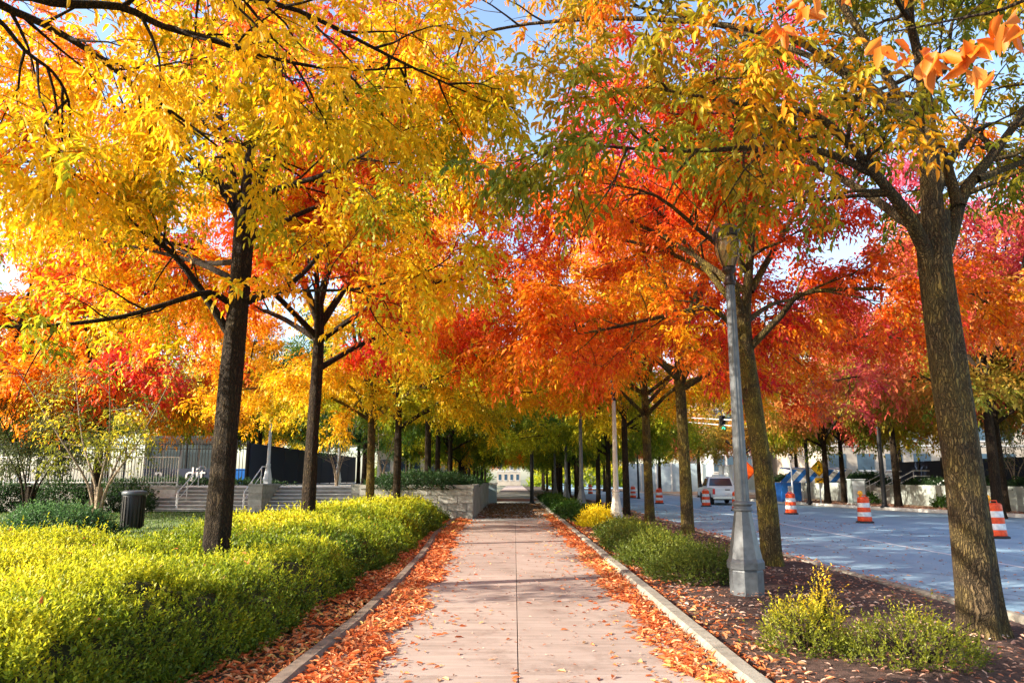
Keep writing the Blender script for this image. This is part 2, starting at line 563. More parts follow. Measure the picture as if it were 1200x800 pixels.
def leaf_geo(P, D, Nn, L, W, full=True, fold=0.25):
    """P base, D direction, Nn approx normal -> verts, quads; full: 6 verts and a midrib fold"""
    n = len(P)
    D = unit(D)
    Sd = unit(np.cross(D, Nn))
    U = np.cross(Sd, D)
    L = L[:, None]; W = W[:, None]
    tip = P + D * L - U * L * 0.12
    if full:
        a = P + D * L * 0.28 + Sd * W * 0.46 + U * W * fold
        b = P + D * L * 0.66 + Sd * W * 0.36 + U * W * fold * 0.6
        c = P + D * L * 0.66 - Sd * W * 0.36 + U * W * fold * 0.6
        d = P + D * L * 0.28 - Sd * W * 0.46 + U * W * fold
        V = np.stack([P, a, b, tip, c, d], 1).reshape(-1, 3)
        i = np.arange(n)[:, None] * 6
        F = np.concatenate([i + np.array([[0, 1, 2, 3]]), i + np.array([[0, 3, 4, 5]])], 1).reshape(-1, 4)
        return V, F, 2
    a = P + D * L * 0.42 + Sd * W * 0.5 + U * W * fold
    b = P + D * L * 0.42 - Sd * W * 0.5 + U * W * fold
    V = np.stack([P, a, tip, b], 1).reshape(-1, 3)
    F = np.arange(n * 4).reshape(-1, 4)
    return V, F, 1


def spray_leaves(P, D, seed, full, size=1.0, pairs=3):
    """compound leaves: a drooping rachis with pairs of hanging leaflets"""
    r = np.random.default_rng(seed)
    n = len(P)
    D = unit(D + r.normal(size=(n, 3)) * 0.35 + np.array([0, 0, -0.35]))
    Z = np.array([[0, 0, 1.0]])
    Sd = unit(np.cross(D, Z + r.normal(size=(n, 3)) * 0.3))
    Ln = (0.24 + r.uniform(0, 0.12, n))[:, None] * size
    pos = []; dr = []; nm = []; ids = []
    for k in range(pairs):
        t = (k + 0.7) / (pairs + 0.3)
        base = P + D * Ln * t - Z * Ln * 0.25 * t * t
        for s in (-1, 1):
            pos.append(base)
            dr.append(D * 0.45 + Sd * s * 0.75 - Z * 0.55 + r.normal(size=(n, 3)) * 0.28)
            nm.append(Z * 0.8 + Sd * s * 0.5 + r.normal(size=(n, 3)) * 0.55)
            ids.append(np.arange(n))
    pos.append(P + D * Ln - Z * Ln * 0.25)
    dr.append(D * 0.8 - Z * 0.7 + r.normal(size=(n, 3)) * 0.25)
    nm.append(Z + D * 0.5 + r.normal(size=(n, 3)) * 0.4)
    ids.append(np.arange(n))
    pos = np.concatenate(pos); dr = np.concatenate(dr); nm = np.concatenate(nm); ids = np.concatenate(ids)
    m = len(pos)
    L = (0.055 + 0.095 * r.uniform(0, 1, m) ** 0.8) * size
    W = L * r.uniform(0.30, 0.46, m)
    V, F, q = leaf_geo(pos, dr, nm, L, W, full)
    return V, F, q, ids


def interp(pts, t):
    x = t * (len(pts) - 1)
    i = min(int(x), len(pts) - 2)
    return pts[i].lerp(pts[i + 1], x - i), (pts[i + 1] - pts[i]).normalized()


def smooth_pts(pts, sub=3):
    """Catmull-Rom through the given points"""
    P = [Vector(p) for p in pts]
    if len(P) < 3: 
        return [P[0].lerp(P[1], k / sub) for k in range(sub + 1)]
    out = []
    for i in range(len(P) - 1):
        p0 = P[max(i - 1, 0)]; p1 = P[i]; p2 = P[i + 1]; p3 = P[min(i + 2, len(P) - 1)]
        for k in range(sub):
            t = k / sub
            out.append(0.5 * ((2 * p1) + (p2 - p0) * t + (2 * p0 - 5 * p1 + 4 * p2 - p3) * t * t + (3 * p1 - p0 - 3 * p2 + p3) * t ** 3))
    out.append(P[-1])
    return out


class Tree:
    """branches and leaves of one tree, in the tree's own frame"""
    def __init__(s, seed, spray_step=0.13, full=False, size=1.0, pairs=3, droop=0.35):
        s.r = random.Random(seed); s.seed = seed
        s.V = []; s.F = []; s.sp = []; s.sd = []
        s.step = spray_step; s.full = full; s.size = size; s.pairs = pairs; s.droop = droop
        s.core = []

    def tube(s, pts, r0, r1, n):
        m = len(pts)
        rr = [r0 + (r1 - r0) * (i / (m - 1)) ** 0.8 for i in range(m)]
        V, F = tube_geo(pts, rr, n)
        o = len(s.V)
        s.V += V; s.F += [tuple(i + o for i in f) for f in F]

    def trunk(s, pts, r0, r1, n=20, flare=0.5, rings=26):
        P = smooth_pts(pts, max(2, rings // (len(pts) - 1)))
        m = len(P); o = len(s.V)
        ph = [s.r.uniform(0, 6.28) for _ in range(4)]
        for i, p in enumerate(P):
            h = p.z - P[0].z
            r = r0 + (r1 - r0) * i / (m - 1)
            fl = flare * 1.35 * math.exp(-max(h, 0) / 0.26)
            for k in range(n):
                a = 2 * math.pi * k / n
                rr = r * (1 + fl * (0.55 + 0.45 * math.sin(5 * a + ph[0])) + 0.045 * math.sin(3 * a + ph[1] + h * 0.7) + 0.03 * math.sin(7 * a + ph[2] - h * 1.3) + 0.03 * math.sin(h * 2.9 + ph[3]))
                s.V.append(Vector((p.x + rr * math.cos(a), p.y + rr * math.sin(a), p.z)))
        for i in range(m - 1):
            for k in range(n):
                q = (k + 1) % n
                s.F.append((o + i * n + k, o + i * n + q, o + (i + 1) * n + q, o + (i + 1) * n + k))

    def wander(s, start, d, length, n, curl, lift):
        P = [start.copy()]
        d = d.normalized()
        for i in range(n):
            d = (d + Vector((s.r.gauss(0, curl), s.r.gauss(0, curl), s.r.gauss(0, curl) + lift))).normalized()
            P.append(P[-1] + d * (length / n))
        return P

    def side(s, d, ang, az):
        d = d.normalized()
        a = d.cross(Vector((0, 0, 1)) if abs(d.z) < 0.95 else Vector((1, 0, 0))).normalized()
        b = d.cross(a)
        return d * math.cos(ang) + (a * math.cos(az) + b * math.sin(az)) * math.sin(ang)

    def limb(s, pts, r0, r1=0.012, nb=9, blen=1.7, t0=0.25, sides=8, leaf=True):
        """a main limb through given points, then its branches and twigs"""
        P = smooth_pts(pts, 3)
        s.tube(P, r0, r1, sides)
        s.core += P[:-2]
        L = sum((P[i + 1] - P[i]).length for i in range(len(P) - 1))
        for k in range(nb):
            t = t0 + (1 - t0) * (k + s.r.uniform(0.1, 0.9)) / nb
            p, d = interp(P, min(t, 0.995))
            bl = blen * (1.15 - 0.55 * t) * s.r.uniform(0.75, 1.25)
            s.branch(p, s.side(d, R(s.r.uniform(35, 65)), s.r.uniform(0, 6.28)), bl, max(0.016, r0 * 0.42 * (1 - 0.6 * t)))
        p, d = interp(P, 1.0)
        s.branch(p, d, blen * 0.7, max(0.008, r1))

    def branch(s, p, d, length, r):
        d = Vector((d.x, d.y, d.z * 0.75)).normalized()
        P = s.wander(p, d, length, 5, 0.16, 0.03 - 0.12 * s.droop)
        s.tube(P, r, 0.004, 5)
        nt = max(4, int(length * 4.2))
        for k in range(nt):
            t = 0.18 + 0.82 * (k + s.r.uniform(0, 1)) / nt
            q, dd = interp(P, min(t, 0.99))
            s.twig(q, s.side(dd, R(s.r.uniform(30, 75)), s.r.uniform(0, 6.28)), s.r.uniform(0.45, 0.95) * (1.1 - 0.4 * t))

    def twig(s, p, d, length):
        d = Vector((d.x, d.y, d.z * 0.6 + 0.02)).normalized()
        P = s.wander(p, d, length, 3, 0.15, -0.10 * s.droop)
        s.tube(P, 0.0065, 0.003, 3)
        n = max(2, int(length / s.step))
        for k in range(n):
            q, dd = interp(P, (k + 0.6) / n if k < n - 1 else 0.999)
            s.sp.append(q); s.sd.append(s.side(dd, R(55), s.r.uniform(0, 6.28)) if k < n - 1 else dd)

    def meshes(s, bark, mat, zlo=2.0, zhi=11.0, near=None, prune=0.0, bias=0.0, clear=()):
        tm = np_mesh('trunk', np.array([tuple(v) for v in s.V]), np.array(s.F), bark, smooth=True)
        P = np.array([tuple(v) for v in s.sp]); D = np.array([tuple(v) for v in s.sd])
        if near is not None:                                    # keep leaves out of the walker's face and off the ground
            keep = np.linalg.norm(P - np.array([near]), axis=1) > 3.2
            P = P[keep]; D = D[keep]
        if prune and s.core:                                    # the big limbs stay bare
            Cc = np.array([tuple(v) for v in s.core])
            dist = np.min(np.linalg.norm(P[:, None] - Cc[None], axis=2), axis=1)
            keep = dist > prune * np.random.default_rng(s.seed).uniform(0.6, 1.4, len(P))
            P = P[keep]; D = D[keep]
        for c, rad in clear:                                     # trimmed back around the street lamp
            keep = np.linalg.norm(P - np.array([c]), axis=1) > rad
            P = P[keep]; D = D[keep]
        keep = P[:, 2] > zlo
        P = P[keep]; D = D[keep]
        V, F, q, ids = spray_leaves(P, D, s.seed, s.full, s.size, s.pairs)
        n1 = Noise3(s.seed + 5, 0.75)(P); n2 = Noise3(s.seed + 9, 2.6)(P)
        h = (P[:, 2] - zlo) / (zhi - zlo)
        c = P[:, :2].mean(0); rad = np.linalg.norm(P[:, :2] - c, axis=1) / 4.5
        r = np.random.default_rng(s.seed + 3)
        tone = 0.13 + bias + 0.36 * h + 0.08 * rad + 0.33 * n1 + 0.14 * n2 + r.normal(size=len(P)) * 0.05
        tl = tone[ids] + r.normal(size=len(ids)) * 0.035
        tl = np.clip(tl, 0.0, 1.0); sh = r.uniform(0, 1, len(ids)) * 0.7 + 0.3 * r.uniform(0, 1, len(P))[ids]
        cm = np_mesh('crown', V, F, mat, {'tone': np.repeat(tl, q), 'shade': np.repeat(sh, q)})
        return tm, cm


def plant_tree(label, group, loc, rz, tm, cm, bark, leafm, scale=1.0, name='street_tree'):
    t = thing(name, label, 'tree', loc, rz, group)
    t.scale = (scale,) * 3 if not isinstance(scale, tuple) else scale
    for nm, me, mt in (('trunk', tm, bark), ('crown', cm, leafm)):
        o = bpy.data.objects.new(nm, me)
        link(o, t)
        o.material_slots[0].link = 'OBJECT'
        o.material_slots[0].material = mt
        if nm == 'crown': o['kind'] = 'stuff'
    return t


def V3(*a): return Vector(a)


def generic_tree(seed, step, full, size, limbs_low=5, leaders=4, spread=4.3, fork=4.0, top=11.0, trunk_r=0.2, nb=8, pairs=3, blen=1.7):
    T = Tree(seed, step, full, size, pairs)
    r = T.r
    lean = Vector((r.uniform(-0.05, 0.05), r.uniform(-0.05, 0.05), 0))
    T.trunk([(0, 0, -0.15), tuple(lean * 0.4 + V3(0, 0, fork * 0.5)), tuple(lean + V3(0, 0, fork)), tuple(lean + V3(0.05, 0, fork + 1.2))], trunk_r, trunk_r * 0.62, 14)
    a0 = r.uniform(0, 6.28)
    for k in range(limbs_low):
        a = a0 + k * 2 * math.pi / limbs_low + r.uniform(-0.3, 0.3)
        st = lean + V3(0, 0, fork * r.uniform(0.86, 1.1))
        rr = spread * r.uniform(0.8, 1.08)
        e = st + V3(math.cos(a) * rr, math.sin(a) * rr, r.uniform(0.4, 2.0))
        m1 = st.lerp(e, 0.35) + V3(0, 0, 0.55); m2 = st.lerp(e, 0.7) + V3(0, 0, 0.45)
        T.limb([st, m1, m2, e], 0.075, 0.014, nb, blen, 0.22, 6)
    for k in range(leaders):
        a = a0 + 0.6 + k * 2 * math.pi / leaders + r.uniform(-0.3, 0.3)
        st = lean + V3(0.03, 0, fork + r.uniform(0.3, 1.1))
        rr = spread * r.uniform(0.3, 0.66)
        e = st + V3(math.cos(a) * rr, math.sin(a) * rr, (top - fork - 1.4) * r.uniform(0.8, 1.0))
        T.limb([st, st.lerp(e, 0.35) + V3(math.cos(a) * 0.3, math.sin(a) * 0.3, 0), st.lerp(e, 0.7), e], 0.095, 0.014, nb + 2, blen * 1.1, 0.2, 6)
    return T
# ================================================================== THE SETTING
sheet('ground', -900, 900, -60, 1600, -0.30, M['ground'], 'wide stretch of dull grassy ground around the street')
sheet('road', 5.9, 24.5, -12, 300, -0.12, M['road'], 'worn blue grey asphalt road with leaves in the gutter')
sheet('lawn', -60, -6.0, 0, 36.9, -0.015, M['lawn'], 'short green lawn behind the hedge')
sheet('hedge_bed', -9.5, -2.02, -4, 30.6, -0.008, M['soil'], 'dark soil bed under the hedge')


def undulate(name, x0, x1, y0, y1, nx, ny, amp, mat, z=0.0, label=None, edge=0.25):
    X, Y = np.meshgrid(np.linspace(x0, x1, nx), np.linspace(y0, y1, ny))
    P = np.stack([X.ravel(), Y.ravel(), np.zeros(X.size)], 1)
    w = np.clip(np.minimum(P[:, 0] - x0, x1 - P[:, 0]) / edge, 0, 1)
    P[:, 2] = z + amp * w * (0.6 + 0.7 * Noise3(31, 1.6)(P) + 0.3 * Noise3(32, 6)(P))
    i = np.arange(ny - 1)[:, None] * nx + np.arange(nx - 1)[None]
    i = i.ravel()
    F = np.stack([i, i + 1, i + nx + 1, i + nx], 1)
    o = bpy.data.objects.new(name, np_mesh(name, P, F, mat, smooth=True))
    link(o)
    return tag(o, label, None, None, 'structure')


undulate('mulch_bed', 2.03, 5.72, -3, 60, 30, 400, 0.045, M['mulch'], -0.005, 'dark shredded bark mulch between path and road')
sheet('verge', 2.0, 5.8, 60, 200, -0.02, M['soil'])

# the path: slabs with recessed joints on a dark bedding sheet
path = thing('path', 'pinkish concrete footpath of large slabs under the trees', None)
del path['label']
tag(path, 'pinkish concrete footpath of large slabs under the trees', None, None, 'structure')
MB().add([(-2.0, -4, -0.05), (2.0, -4, -0.05), (2.0, 200, -0.05), (-2.0, 200, -0.05)], [(0, 1, 2, 3)]).build('bedding', M['soil'], path)
slab_mesh = {}
J = 0.0045
ys = [-3.4 + 3.3 * k for k in range(10)] + [29.6]
for k in range(len(ys) - 1):
    for sx in (0, 1):
        L = ys[k + 1] - ys[k]
        key = (round(L, 3), sx)
        if key not in slab_mesh:
            x0, x1 = (-1.86 + 0.0, -J + 0.03) if sx == 0 else (J + 0.03, 1.74)
            slab_mesh[key] = MB().box(x0, x1, J, L - J * (0.5), -0.06, 0.0, 0.003).mesh('slab', M['path'])
        o = bpy.data.objects.new('slab', slab_mesh[key])
        link(o, path); o.location = (0, ys[k], 0)
MB().box(-1.9, 1.74, 29.62, 31.6, -0.06, 0.004, 0.006).build('cross_band', M['band'], path)
for k, y in enumerate((31.62, 36.0, 40.4, 44.8)):
    MB().box(-1.68, 1.74, y, y + 4.37, -0.06, 0.0, 0.006).build('slab', M['band'], path)
MB().box(-2.2, 2.0, 49.2, 54.5, -0.06, 0.006, 0.006).build('cross_band', M['step'], path)
MB().box(-2.2, 2.0, 54.52, 62, -0.06, 0.0, 0.006).build('brick_band', M['brick'], path)
MB().box(-2.2, 2.0, 62.02, 64.5, -0.06, 0.006, 0.006).build('cross_band', M['step'], path)
for k in range(12):
    MB().box(-2.0, 1.9, 64.52 + 9 * k, 73.5 + 9 * k, -0.06, 0.0, 0.006).build('slab', M['band'] if k < 3 else M['path'], path)

# kerbs, stone by stone
kl_pts = [(-1.80, -4), (-1.82, 4), (-1.83, 6.3), (-1.77, 8.7), (-1.82, 12), (-1.95, 16), (-2.12, 19.2), (-2.3, 22), (-2.38, 30.2)]


def along(pts, y):
    for (xa, ya), (xb, yb) in zip(pts, pts[1:]):
        if ya <= y <= yb:
            return xa + (xb - xa) * (y - ya) / (yb - ya)
    return pts[-1][0]


def kerb(name, label, fx, y0, y1, step, w, h, mat, base=-0.15, gap=0.006, part='kerb_stone', wob=0.004):
    t = thing(name, label, None)
    tag(t, label, None, None, 'structure')
    y = y0
    while y < y1 - 0.01:
        ye = min(y + step, y1)
        V = []; F = []
        nseg = max(1, int(round((ye - y) / 0.8)))
        prof = [(-w / 2, base), (-w / 2, h - 0.03), (-w / 2 + 0.03, h), (w / 2 - 0.03, h), (w / 2, h - 0.03), (w / 2, base)]
        dz = rng.uniform(-wob, wob); dx = rng.uniform(-wob, wob)
        for s in range(nseg + 1):
            yy = y + gap + (ye - y - 2 * gap) * s / nseg
            for px, pz in prof:
                V.append((fx(yy) + px + dx, yy, pz + dz))
        for s in range(nseg):
            for i in range(6):
                k = (i + 1) % 6
                F.append((s * 6 + i, s * 6 + k, s * 6 + 6 + k, s * 6 + 6 + i))
        F += [tuple(range(6)), tuple(range(nseg * 6 + 5, nseg * 6 - 1, -1))]
        MB().add(V, F).build(part, mat, t)
        y = ye
    return t


kerb('path_kerb', 'weathered brownish kerb edging the hedge bed on the left of the path', lambda y: along(kl_pts, y), -3.5, 30.2, 3.05, 0.17, 0.085, M['kerb_dark'])
kerb('path_kerb', 'pale grey segmented kerb edging the mulch bed on the right of the path', lambda y: 1.88 if y < 12 else 1.88 - 0.004 * (y - 12), -3, 60, 0.92, 0.19, 0.09, M['kerb'])
kerb('road_kerb', 'low pale kerb between the mulch bed and the road', lambda y: 5.82 if y > 14 else 5.82 + (14 - y) * 0.045, -6, 150, 3.0, 0.16, 0.012, M['kerb'])
fk = [(26.0, -12), (25.2, 24), (23.2, 34), (20.9, 43), (19.6, 52), (18.6, 66), (16.5, 90), (9, 130)]
kerb('road_kerb', 'sunlit stone kerb on the far side of the road', lambda y: along(fk, y), 10, 100, 1.8, 0.22, 0.04, M['step'], -0.2)
# far pavement sheet following that kerb
ysf = np.linspace(5, 129, 40)
Vp = []
for y in ysf:
    x = along(fk, float(y)) + 0.1
    Vp += [(x, y, 0.0), (x + 60, y, 0.0)]
Fp = [(2 * i, 2 * i + 1, 2 * i + 3, 2 * i + 2) for i in range(39)]
o = MB().add(Vp, Fp).build('far_pavement', rough_mat('tan_verge', (0.22, 0.14, 0.08), (0.42, 0.30, 0.19), 3, 0.95, 0.4, 30))
tag(o, 'leaf strewn verge beyond the road', None, None, 'structure')

# lane markings
def strip(name, label, pts, w, z, mat):
    V = []; F = []
    for x, y in pts: V += [(x - w / 2, y, z), (x + w / 2, y, z)]
    for i in range(len(pts) - 1): F.append((2 * i, 2 * i + 1, 2 * i + 3, 2 * i + 2))
    o = MB().add(V, F).build(name, mat)
    tag(o, label, None, None, 'structure')


mark = rough_mat('worn_white_marking', (0.45, 0.47, 0.48), (0.75, 0.76, 0.76), 6, 0.7, 0.1, 40)
strip('lane_line', 'solid white lane line along the road', [(10.0, 5), (10.1, 20), (10.6, 34), (10.6, 60), (9.5, 110)], 0.13, -0.116, mark)
strip('gutter_strip', 'pale concrete gutter at the near edge of the road', [(6.6, 2), (6.15, 14), (6.12, 40), (6.12, 110)], 0.42, -0.116, M['band'])
strip('gutter_strip', 'pale concrete gutter at the far edge of the road', [(24.8, 10), (24.6, 24), (22.7, 34), (20.4, 43), (19.1, 52), (18.1, 66), (16.0, 90)], 0.7, -0.115, M['band'])

# ------------------------------------------------------------------ block wall with planter on the left
wall = thing('block_wall', 'grey stone block retaining wall beside the path, end of the left planter', 'wall', (0, 0, 0))
bmesh_cache = {}
def block(w, h, d):
    k = (round(w, 3), round(h, 3))
    if k not in bmesh_cache:
        bmesh_cache[k] = MB().box(0.012, w - 0.012, 0, d, 0.012, h - 0.012, 0.0).mesh('block', M['stone'])
    return bmesh_cache[k]
XL, XR, YW, HT = -6.35, -1.70, 30.6, 1.36
MB().box(XL + 0.05, XR - 0.05, YW + 0.06, YW + 0.5, -0.2, HT - 0.16).build('core', M['stone_dark'], wall)
courses = [0.0, 0.30, 0.62, 0.94, 1.22]
for ci in range(4):
    z0, z1 = courses[ci], courses[ci + 1]
    x = XL - (0.4 if ci % 2 else 0.0)
    while x < XR - 0.05:
        x1 = min(x + 0.8, XR)
        xa = max(x, XL)
        if x1 - xa > 0.08:
            b = bpy.data.objects.new('block', block(x1 - xa, z1 - z0, 0.3))
            link(b, wall); b.location = (xa, YW + rng.uniform(0, 0.022), z0)
        x = x1
k = 0
x = XL
while x < XR - 0.05:
    x1 = min(x + 1.17, XR + 0.02)
    b = MB().box(x + 0.004, x1 - 0.004, YW - 0.03, YW + 0.42, 1.222, HT, 0.01).build('cap_stone', M['stone'], wall)
    x = x1
for k in range(6):
    y0 = YW + 0.43 + k * 3.1
    MB().box(XR - 0.35, XR - 0.012 * (k % 2), y0, y0 + 3.08, -0.2, 1.20, 0.01).build('side_panel', M['stone_dark'], wall)
    MB().box(XR - 0.42, XR + 0.02, y0, y0 + 3.095, 1.203, HT - 0.002, 0.01).build('cap_stone', M['stone_dark'], wall)
o = MB().box(-6.3, -2.1, 31.0, 50, 0.2, 1.2).build('planter_soil', M['soil'])
tag(o, 'soil of the raised planter', None, None, 'structure')
# raised plaza at the left
o = MB().box(-70, -6.4, 39.6, 120, -0.2, 1.2).build('plaza', M['plaza'])
tag(o, 'raised pale plaza behind the steps', None, None, 'structure')
pw = thing('plaza_wall', 'low pale wall under the white railing', 'wall')
x = -45.0
while x < -17.7:
    MB().box(x + 0.01, x + 1.98 if x < -19 else -17.46, 38.5, 39.58, -0.2, 1.10, 0.01).build('wall_panel', M['step'], pw)
    MB().box(x + 0.005, x + 1.99 if x < -19 else -17.44, 38.46, 39.6, 1.103, 1.25, 0.01).build('coping', M['stone'], pw)
    x += 2.0
MB().box(-20.9, -19.6, 38.44, 38.5, 0.55, 0.95).build('plaque', M['navy'], pw)


def stairs(label, x0, x1, y0, n, xl2=None):
    t = thing('stone_steps', label, 'steps')
    for k in range(n):
        xa = xl2 if (xl2 is not None and k >= 4) else x0
        z = 1.2 * (k + 1) / n
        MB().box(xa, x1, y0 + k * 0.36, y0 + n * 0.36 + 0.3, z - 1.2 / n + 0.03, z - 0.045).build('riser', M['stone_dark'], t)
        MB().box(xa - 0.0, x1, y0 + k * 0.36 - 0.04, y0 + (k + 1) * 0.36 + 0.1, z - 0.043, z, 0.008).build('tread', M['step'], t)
    return t


stairs('wide pale stone steps with a pipe handrail, left of the stone pier', -19.6, -13.1, 37.0, 7, -17.42)
stairs('pale stone steps between the stone pier and the block wall', -12.35, -8.1, 37.0, 7)
pier = thing('stone_pier', 'short stone pier between the two flights of steps', 'pier')
for k in range(4):
    MB().box(-13.06, -12.39, 36.7, 39.5, 0.31 * k + 0.003, 0.31 * (k + 1) - 0.003, 0.0).build('block', M['stone'], pier)
MB().box(-13.09, -12.37, 36.66, 39.52, 1.243, 1.36, 0.012).build('cap_stone', M['stone'], pier)
sw = thing('side_wall', 'short stretch of grey block wall beside the right flight of steps', 'wall')
for k in range(4):
    for j in range(2):
        MB().box(-8.06 + j * 0.85, -7.23 + j * 0.85, 36.9, 39.5, 0.31 * k + 0.003, 0.31 * (k + 1) - 0.003).build('block', M['stone'], sw)
MB().box(-8.08, -6.36, 36.86, 39.52, 1.243, 1.36, 0.012).build('cap_stone', M['stone'], sw)

# handrails
def handrail(label, x, loc):
    t = thing('handrail', label, 'handrail', loc)
    MB().tube([(0, 0.25, 0.1), (0, 0.2, 0.85), (0, 0.35, 1.0), (0, 2.7, 2.25), (0, 3.3, 2.25), (0, 3.4, 2.1)], 0.028, 8).build('rail', M['white_paint'], t)
    MB().tube([(0, 0.4, 0.62), (0, 2.7, 1.85)], 0.018, 6).build('lower_rail', M['white_paint'], t)
    for y in (0.35, 1.3, 2.6):
        MB().tube([(0, y, 0.0 + y * 0.42), (0, y, 1.0 + (y - .35) * 0.53)], 0.024, 8).build('post', M['white_paint'], t)
    return t


handrail('sloping white pipe handrail in the middle of the left steps', 0, (-16.7, 36.8, 0.0))
handrail('sloping white pipe handrail at the right end of the left steps', 0, (-13.4, 36.8, 0.0))

wr = thing('white_railing', 'white metal railing along the top of the low plaza wall', 'railing')
MB().tube([(-45, 38.7, 2.72), (-17.5, 38.7, 2.72)], 0.03, 6).build('top_rail', M['white_paint'], wr)
MB().tube([(-45, 38.7, 1.42), (-17.5, 38.7, 1.42)], 0.025, 6).build('bottom_rail', M['white_paint'], wr)
pk = MB()
for i in range(200):
    x = -45 + i * 0.1375
    pk.box(x - 0.011, x + 0.011, 38.69, 38.71, 1.42, 2.72)
tag(pk.build('balusters', M['white_paint'], wr), None, None, None, 'stuff')
for x in (-44.9, -40.3, -35.7, -31.1, -26.5, -21.9, -17.5):
    MB().tube([(x, 38.7, 1.25), (x, 38.7, 2.75)], 0.04, 6).build('post', M['white_paint'], wr)

bf = thing('iron_fence', 'tall black iron picket fence behind the white railing', 'fence')
for z in (1.5, 3.45, 3.75):
    MB().box(-48, -16.85, 46.97, 47.03, z, z + 0.05).build('rail', M['black_metal'], bf)
pk = MB()
for i in range(156):
    x = -48 + i * 0.2
    pk.box(x - 0.018, x + 0.018, 46.94, 46.968, 1.3, 3.95)
tag(pk.build('pickets', M['black_metal'], bf), None, None, None, 'stuff')
for i in range(9):
    x = -48 + i * 3.88
    MB().box(x - 0.05, x + 0.05, 47.035, 47.13, 1.2, 4.0).build('post', M['black_metal'], bf)
nf = thing('screened_fence', 'long fence covered in dark navy mesh running away beside the plaza', 'fence')
for i in range(9):
    y = 47.2 + i * 3.5
    MB().box(-16.86, -16.8, y, y + 3.42, 1.25, 3.85, 0.01).build('panel', M['navy'], nf)
    MB().box(-16.95, -16.865, y - 0.04, y + 0.04, 1.2, 3.95).build('post', M['black_metal'], nf)


def lettering(body, name, size, loc, rot, mat, parent, depth=0.01):
    cu = bpy.data.curves.new(name, 'FONT')
    cu.body = body
    cu.size = size
    cu.extrude = depth
    cu.align_x = 'CENTER'; cu.align_y = 'CENTER'
    tmp = bpy.data.objects.new(name + '_source', cu)
    link(tmp)
    dg = bpy.context.evaluated_depsgraph_get()
    me = bpy.data.meshes.new_from_object(tmp.evaluated_get(dg))
    bpy.data.objects.remove(tmp)
    me.materials.clear(); me.materials.append(mat)
    o = bpy.data.objects.new(name, me)
    link(o, parent); o.location = loc; o.rotation_euler = rot
    return o


bn = thing('fence_banner', 'dark banner with white letters tied to the iron fence', 'banner')
MB().box(-23.4, -18.3, 46.86, 46.90, 1.35, 2.25).build('cloth', M['navy'], bn)
lettering('n', 'lettering', 1.15, (-22.4, 46.84, 1.85), (R(90), 0, 0), M['white_paint'], bn)
lettering('dit', 'lettering', 1.25, (-20.1, 46.84, 1.85), (R(90), 0, 0), M['white_paint'], bn)

# glassy pale structures behind that fence
kb = thing('glass_pavilion', 'small pale glass pavilion behind the iron fence', 'building')
MB().box(-28, -22.5, 56, 60, 1.2, 4.6).build('wall', M['cream'], kb)
for i in range(4):
    MB().box(-27.8 + i * 1.35, -26.65 + i * 1.35, 55.95, 55.998, 1.5, 4.2).build('window', M['window'], kb)
MB().box(-28.3, -22.2, 55.7, 60.3, 4.603, 4.8).build('roof', M['pale_metal'], kb)

# ------------------------------------------------------------------ right side of the road
rw = thing('retaining_wall', 'long pale green grey retaining wall beyond the road', 'wall')
for i in range(8):
    y = 26 + i * 3.0
    for c in range(4):
        MB().box(25.0, 25.4, y + 0.008, y + 2.992, 0.31 * c + 0.004, 0.31 * (c + 1) - 0.004).build('block', M['farwall'], rw)
rw2 = thing('retaining_wall', 'pale retaining wall with a clipped hedge on top, left of the far stairs', 'wall')
for i in range(7):
    y = 54.5 + i * 3.0
    for c in range(4):
        MB().box(24.6, 25.0, y + 0.008, y + 2.992, 0.33 * c + 0.004, 0.33 * (c + 1) - 0.004).build('block', M['farwall'], rw2)
o = MB().box(25.41, 90, 20, 52, -0.2, 1.15).build('far_terrace', M['plaza']); tag(o, 'raised terrace behind the far wall', None, None, 'structure')
o = MB().box(25.01, 90, 54.3, 120, -0.2, 1.2).build('far_terrace', M['plaza']); tag(o, 'raised terrace beyond the far stairs', None, None, 'structure')
st = thing('stone_steps', 'pale steps climbing between the far retaining walls', 'steps')
for k in range(6):
    MB().box(24.7 + k * 0.36, 30, 50.2, 54.2, 0.2 * k, 0.2 * k + 0.198, 0.01).build('step', M['step'], st)
for y in (50.4, 54.0):
    t = thing('handrail', 'white handrail of the far stairs, %s side' % ('near' if y < 52 else 'farther'), 'handrail', (24.2, y, 0))
    for z in (0.0, -0.35):
        MB().tube([(0, 0, 0.95 + z), (0.4, 0, 1.0 + z), (2.7, 0, 2.15 + z), (4.2, 0, 2.15 + z)], 0.035, 6).build('rail', M['white_paint'], t)
    for x in (0.2, 1.4, 2.7, 4.1):
        MB().tube([(x, 0, 0.0), (x, 0, 0.97 + max(0, x - 0.4) * 0.5 if x < 2.8 else 2.13)], 0.03, 6).build('post', M['white_paint'], t)
for k, y in enumerate((47.3, 44.6)):
    t = thing('curved_rail', 'white curved bicycle rail on the terrace, %s of two' % ('left' if k == 0 else 'right'), 'rail', (26.0, y, 1.15))
    MB().tube([(0, 1.4, 0.0), (0, 1.0, 0.28), (0, 0.3, 0.48), (0, -0.5, 0.45), (0, -1.2, 0.2), (0, -1.35, 0.0)], 0.045, 6).build('loop', M['white_paint'], t)
    MB().tube([(0, 0.1, 0.0), (0, 0.1, 0.46)], 0.035, 6).build('post', M['white_paint'], t)
ff = thing('iron_fence', 'dark fence on the terrace above the far wall', 'fence')
for i in range(9):
    y = 30 + i * 2.7
    MB().box(28.0, 28.04, y + 0.06, y + 2.64, 1.3, 2.8).build('panel', M['navy'], ff)
    MB().box(27.96, 28.08, y - 0.05, y + 0.05, 1.15, 3.0).build('post', M['black_metal'], ff)


